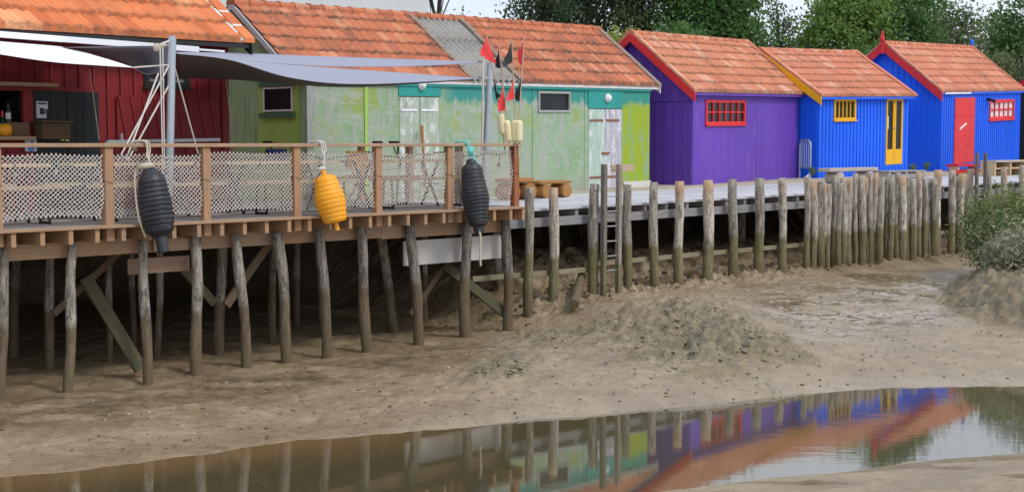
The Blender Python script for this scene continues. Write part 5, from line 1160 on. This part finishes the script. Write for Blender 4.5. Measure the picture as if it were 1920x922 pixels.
def f_rub(r, n):
    u = r.uniform(15.4, 36, n); v = np.abs(r.normal(0, 1.0, n)) + .1; return np.column_stack([(u - v - W0) / S2, (u + v + W0) / S2])
P, S, al = scatter(1300, f_rub, .015, .065, 7)
tag(lumps('rubble', P, S, clod_mat('rubble_mud', (.13, .10, .065), (.24, .19, .13)), 8), 'muddy rubble heaped under the walkway', 'rubble', kind='stuff')
def f_open(r, n): n = 7000; return np.column_stack([r.uniform(-6, 9, n), r.uniform(13.6, 28, n)])
rs = np.random.default_rng(77); PS = np.column_stack([rs.uniform(-5, 8, 240), rs.uniform(14.5, 27, 240)]); zs, ws_, as_ = terrain(PS[:, 0], PS[:, 1]); vs_ = (PS[:, 1] - PS[:, 0]) / S2 - W0; ks = (zs > WZ + .05) & (vs_ < .4)
tag(lumps('shells', np.column_stack([PS, zs + .004])[ks], rs.uniform(.010, .022, 240)[ks], plain('shell', (.55, .50, .42), .6), 12), 'pale broken oyster shells lying on the mud', 'shells', kind='stuff')
P, S, al = scatter(900, f_open, .004, .026, 9); uu = (P[:, 0] + P[:, 1]) / S2; vv = (P[:, 1] - P[:, 0]) / S2 - W0; k = (P[:, 2] > WZ + .02) & (vv < 0)
tag(lumps('pebbles', P[k], S[k], clod_mat('dark_pebble', (.07, .055, .04), (.16, .13, .09)), 10), 'small dark pebbles and weed scraps strewn on the mud', 'pebbles', kind='stuff')
# ------------------------------------------------------------------ vegetation
def leaf_mat(name, a, b, yell=None, trans=.38):
    t = NT(name); n = t.noise(t.pos(row=False), .55, 3, .6); c = t.mix(t.mr(n, .35, .65), a, b); c = t.hsv(c, t.math('ADD', t.math('MULTIPLY', t.island(), 1.1), .95))
    if yell: c = t.mix(t.math('MULTIPLY', t.mr(t.island(), .8, .95), .7), c, yell)
    m = t.fin(c, .6, .25); tr_ = t.n('ShaderNodeBsdfTranslucent'); t.l(t.hsv(c, 1.4), tr_.inputs['Color']); mx = t.n('ShaderNodeMixShader'); mx.inputs[0].default_value = trans
    t.l(t.b.outputs[0], mx.inputs[1]); t.l(tr_.outputs[0], mx.inputs[2]); t.l(mx.outputs[0], t.out.inputs['Surface']); return m
def leaves(C, n_each, spread, size, r, flat=.75, asp=.5):
    N = len(C) * n_each; ctr = np.repeat(C, n_each, 0) + r.normal(0, 1, (N, 3)) * np.repeat(spread, n_each)[:, None] * np.array([1, 1, flat])
    a = r.normal(0, 1, (N, 3)); a /= np.linalg.norm(a, axis=1)[:, None]; b = r.normal(0, 1, (N, 3)); b -= a * (a * b).sum(1)[:, None]; b /= np.linalg.norm(b, axis=1)[:, None]
    s = (size * r.uniform(.6, 1.3, N))[:, None]; V = np.stack([ctr - a * s, ctr - b * s * asp, ctr + a * s, ctr + b * s * asp], 1); return V.reshape(-1, 3), np.arange(N * 4).reshape(-1, 4)
def bark_mat(name, c): return plain(name, c, .9, noise=.4, scale=6)
BARK = bark_mat('bark', (.06, .05, .04)); BARK2 = bark_mat('pale_bark', (.22, .2, .17))
def tree(px, D, rx, z0, z1, mat, label, ncl=90, nl=110, size=.11, spread=.42, cat='tree', name='tree', bark=None, seed=0, group='trees behind the huts', lean=0.0, hollow=.35, ry=None, gz=.2):
    r = np.random.default_rng(seed + 100); x = (px - 960) / F * D; cz = (z0 + z1) / 2; rz = (z1 - z0) / 2; ry = ry or rx
    t_ = thing(name, label, cat, (x, D, gz), group)
    th = r.uniform(0, 6.283, ncl); ph = np.arccos(r.uniform(-1, 1, ncl)); rad = (r.uniform(hollow, 1, ncl)) ** .6
    C = np.column_stack([x + rx * rad * np.sin(ph) * np.cos(th) + lean * (np.cos(ph) * rz), D + ry * rad * np.sin(ph) * np.sin(th), cz + rz * rad * np.cos(ph)])
    sp_ = spread * r.uniform(.55, 1.25, ncl); V, Qd = leaves(C, nl, sp_, size, r); keep = V[:, 2].reshape(-1, 4).min(1) > gz; V = V.reshape(-1, 4, 3)[keep].reshape(-1, 3); Qd = np.arange(len(V)).reshape(-1, 4)
    o = np_mesh('crown', V, Qd, mat, False, (x, D, gz)); o.parent = t_; o.location = (0, 0, 0)
    m = MB(); tr_ = max(.10, rx * .07); top = Vector((x + lean * rz, D, z1 - rz * .35)); base = Vector((x, D, gz)); rr = random.Random(seed)
    tp = [base.lerp(top, k / 8) + Vector((math.sin(k * 1.3 + seed) * .08, 0, 0)) for k in range(9)]; m.tube(tp, [tr_ * (1.25 - .13 * k) for k in range(9)], 8)
    for c in C[::max(1, ncl // 26)]:
        c = Vector(c); k = max(2, min(7, int((c.z - gz) / (top.z - gz) * 6))); s = tp[k]; mid = s.lerp(c, .5) + Vector((0, 0, -.1)); m.tube([s, mid, c], [tr_ * .35, tr_ * .22, .015], 5, False)
    m.build('trunk', bark or BARK, t_, smooth=True, fix=False); return t_
LD = leaf_mat('leaf_dark_greygreen', (.042, .068, .038), (.085, .115, .06)); LM = leaf_mat('leaf_mid', (.042, .090, .028), (.085, .155, .045)); LO = leaf_mat('leaf_olive', (.060, .080, .038), (.11, .135, .062))
LL = leaf_mat('leaf_light', (.075, .140, .035), (.135, .21, .055), (.2, .24, .06)); LY = leaf_mat('leaf_yellow', (.14, .17, .04), (.24, .26, .06)); LW = leaf_mat('leaf_willow', (.10, .12, .065), (.19, .205, .115), (.22, .22, .14)); LP = leaf_mat('leaf_pine', (.016, .030, .018), (.034, .052, .028))
tree(822, 56, 1.45, 6.3, 12, LP, 'dark pine with drooping tufts beside the white house', 60, 110, .07, .20, name='pine_tree', seed=1, hollow=.1)
tree(872, 54, 1.0, 1.5, 6.05, LL, 'small bright green tree peeping over the grey roof strip', 40, 110, .09, .35, name='small_tree', seed=2)
tree(1010, 60, 1.45, 3.0, 12.5, LD, 'grey green tree left of the row, edge thin against the sky', 95, 110, .10, .36, seed=3, hollow=.15)
tree(1105, 64, 2.2, 3.2, 13.0, LD, 'dark oak like tree behind the green hut ridge end', 120, 110, .11, .42, seed=4, hollow=.15)
tree(1205, 62, 2.0, 3.8, 12.5, LO, 'olive dark tree above the purple ridge left end', 110, 110, .11, .42, seed=5, hollow=.15)
tree(1335, 60, 1.95, 2.2, 9.2, LM, 'dense deep green round tree above the purple hut', 190, 130, .11, .46, seed=6)
tree(1455, 66, 1.9, 3.0, 8.4, LD, 'thin dark tree with sky gaps between the purple and blue roofs', 36, 80, .10, .36, seed=7, hollow=.05)
tree(1585, 60, 1.75, 1.8, 8.2, LL, 'light green leafy tree above the first blue roof', 160, 120, .11, .46, seed=8)
tree(1668, 62, 2.1, 1.8, 9.3, LM, 'bushy mid green tree behind the red finial', 160, 120, .11, .46, seed=9)
tree(1765, 66, 2.0, 2.4, 8.0, LO, 'olive grey tree behind the second blue ridge', 90, 95, .10, .42, seed=10, bark=BARK2, hollow=.1)
tree(1840, 62, 1.7, 1.6, 8.0, LW, 'pale willowy tree with sky showing through', 34, 80, .10, .36, seed=11, bark=BARK2, lean=.12, hollow=.05)
tree(1925, 58, 1.6, 1.2, 7.4, LM, 'green tree at the right edge above the last hut', 110, 110, .10, .42, seed=12)
tree(2030, 60, 2.2, 1.0, 7.8, LL, 'light green tree mostly beyond the right edge', 110, 100, .11, .45, seed=13)
tree(1500, 54, 1.3, .8, 4.2, LM, 'low green shrub in front of the trees above the first blue roof', 60, 110, .09, .34, name='shrub', cat='shrub', seed=14, group='shrubs behind the huts')
tree(1145, 52, .75, 1.0, 5.0, LY, 'yellow green shrub in the gap left of the purple gable', 40, 110, .07, .26, name='shrub', cat='shrub', seed=15, group='shrubs behind the huts')
tree(1195, 54, .75, 1.0, 5.5, LY, 'yellow green shrub peeking over the purple ridge', 40, 110, .07, .26, name='shrub', cat='shrub', seed=16, group='shrubs behind the huts')
tree(1625, 54, 1.3, .8, 4.9, LM, 'low green shrub left of the red finial', 60, 110, .09, .34, name='shrub', cat='shrub', seed=17, group='shrubs behind the huts')
tree(1890, 55, 1.3, .8, 5.2, LO, 'dark olive shrub right of the blue finial', 60, 110, .09, .34, name='shrub', cat='shrub', seed=18, group='shrubs behind the huts')
tree(1270, 56, 1.3, 1.0, 5.6, LM, 'green shrub close behind the purple ridge', 60, 110, .09, .34, name='shrub', cat='shrub', seed=19, group='shrubs behind the huts')
# salt-marsh bushes on the right bank
def bush(px, py, D, rx, rz, mat, label, seed, ncl=70, nl=150, size=.042, spread=.13, twig=True, ry=None):
    x = (px - 960) / F * D; r = np.random.default_rng(seed); zb = tz(x, D); P = at_y(px, py, D); top = P.z; rz = (top - zb) * .52; cz = zb + (top - zb) * .52
    t_ = thing('marsh_bush', label, 'bush', (x, D, zb), 'bushes on the mud bank'); ry = ry or rx
    th = r.uniform(0, 6.283, ncl); ph = np.arccos(r.uniform(-.6, 1, ncl)); rad = r.uniform(.35, 1, ncl) ** .5
    C = np.column_stack([x + rx * rad * np.sin(ph) * np.cos(th), D + ry * rad * np.sin(ph) * np.sin(th), cz + rz * rad * np.cos(ph)])
    V, Qd = leaves(C, nl, spread * r.uniform(.5, 1.9, ncl), size * 1.5, r, 1.0, .22); o = np_mesh('foliage', V, Qd, mat, False, (x, D, zb)); o.parent = t_; o.location = (0, 0, 0)
    m = MB(); b = Vector((x, D, zb - .05))
    for c in C[::2]:
        c = Vector(c); bb = b + Vector((r.uniform(-.3, .3) * rx, r.uniform(-.3, .3) * ry, 0)); m.tube([bb, bb.lerp(c, .5) + Vector((0, 0, .05)), c + (c - bb) * r.uniform(.05, .35)], [.014, .009, .004], 4, False)
    m.build('stems', BARK2 if twig else BARK, t_, fix=False); return t_
B1 = leaf_mat('seablite_green', (.08, .125, .04), (.15, .20, .075), (.22, .14, .06), .15); B2 = leaf_mat('purslane_grey', (.15, .16, .10), (.24, .24, .165), (.26, .22, .15), .1); B3 = leaf_mat('seablite_dark', (.06, .10, .04), (.12, .16, .07), (.2, .12, .06), .15); B4 = leaf_mat('reddish_bush', (.12, .085, .04), (.2, .13, .06), (.1, .14, .04), .1)
bush(1918, 372, 27.6, 1.05, .62, B1, 'bright green bush topmost on the right bank', 201, 90)
bush(1896, 402, 27.4, .50, .42, B4, 'small reddish green bush at the left tip of the bank', 202, 55)
bush(1932, 420, 26.4, .95, .55, B3, 'dark green bush in the middle of the bank', 203, 90)
bush(1890, 450, 26.4, .40, .30, B3, 'low dark bush spilling over the left end of the bank', 204, 50)
bush(1928, 468, 25.2, .60, .48, B2, 'grey green purslane bush at the front of the bank', 205, 110, 170, .036)
bush(1975, 452, 24.6, .85, .55, B2, 'grey green bush at the front right of the bank', 206, 100, 170, .036)
bush(1990, 400, 26.5, 1.2, .7, B1, 'green bush just beyond the right edge on the bank', 207, 80)
# weeds at the foot of the huts: blades and leaves sprouting from one root
for i, (px, py, v, lb) in enumerate(((1524, 330, 4.85, 'tuft of weeds at the left foot of the yellow door hut'), (1738, 320, 4.8, 'tuft of weeds between the two blue huts'), (1712, 324, 4.7, 'thin weeds below the corner right of the yellow door'))):
    p = at_v(px, py, v); m = MB(); c = m.vert(p)
    for k in range(46):
        a = rnd.uniform(0, 6.28); L = rnd.uniform(.10, .30); sp2 = rnd.uniform(.04, .22); tip = p + Vector((math.cos(a) * sp2, math.sin(a) * sp2, L)); mid = p.lerp(tip, .55) + Vector((0, 0, .05)); sd = Vector((-math.sin(a), math.cos(a), 0)) * .016
        b1, b2, tt = m.vert(mid + sd), m.vert(mid - sd), m.vert(tip); m.f.append([c, b1, tt, b2])
    tag(m.build('weed_tuft', B3, None, p, fix=False), lb, 'plant', 'weeds at the huts')
# ------------------------------------------------------------------ camera, world, light
cd = bpy.data.cameras.new('camera'); cam = bpy.data.objects.new('camera', cd); COL.objects.link(cam); cam.location = CAM; cam.rotation_euler = (math.pi / 2 - PITCH, 0, 0)
cd.sensor_width = 36; cd.lens = F / 1920 * 36; cd.clip_end = 2000; cd.clip_start = .1; SC.camera = cam
SUN_DIR = Vector((.62, -.42, .85)).normalized()
w = bpy.data.worlds.new('World'); SC.world = w; w.use_nodes = True; nt = w.node_tree; bg = nt.nodes['Background']
sky = nt.nodes.new('ShaderNodeTexSky'); sky.sky_type = 'NISHITA'; sky.sun_disc = False; sky.sun_elevation = math.asin(SUN_DIR.z); sky.sun_rotation = math.atan2(SUN_DIR.x, SUN_DIR.y); sky.dust_density = 3; sky.air_density = 1
tc = nt.nodes.new('ShaderNodeTexCoord'); mp = nt.nodes.new('ShaderNodeMapping'); mp.inputs['Scale'].default_value = (1.2, 1.2, 3.5); nt.links.new(tc.outputs['Generated'], mp.inputs[0])
nz = nt.nodes.new('ShaderNodeTexNoise'); nz.inputs['Scale'].default_value = 2.2; nz.inputs['Detail'].default_value = 6; nt.links.new(mp.outputs[0], nz.inputs['Vector'])
rp = nt.nodes.new('ShaderNodeValToRGB'); rp.color_ramp.elements[0].position = .3; rp.color_ramp.elements[0].color = (6.6, 7.4, 8.8, 1); rp.color_ramp.elements[1].position = .7; rp.color_ramp.elements[1].color = (9.2, 9.6, 10.2, 1); nt.links.new(nz.outputs['Fac'], rp.inputs[0])
mx = nt.nodes.new('ShaderNodeMix'); mx.data_type = 'RGBA'; mx.inputs[0].default_value = .85; nt.links.new(sky.outputs[0], mx.inputs[6]); nt.links.new(rp.outputs[0], mx.inputs[7]); nt.links.new(mx.outputs[2], bg.inputs['Color']); bg.inputs['Strength'].default_value = .10
sd = bpy.data.lights.new('sun', 'SUN'); so = bpy.data.objects.new('sun', sd); COL.objects.link(so); sd.energy = 1.3; sd.angle = math.radians(14); sd.color = (1, .95, .88); so.location = (10, -10, 30); so.rotation_euler = (-SUN_DIR).to_track_quat('-Z', 'Y').to_euler()
vs = SC.view_settings; vs.view_transform = 'Standard'; vs.look = 'None'; vs.exposure = 0.35; vs.gamma = 1
SC.cycles.max_bounces = 8
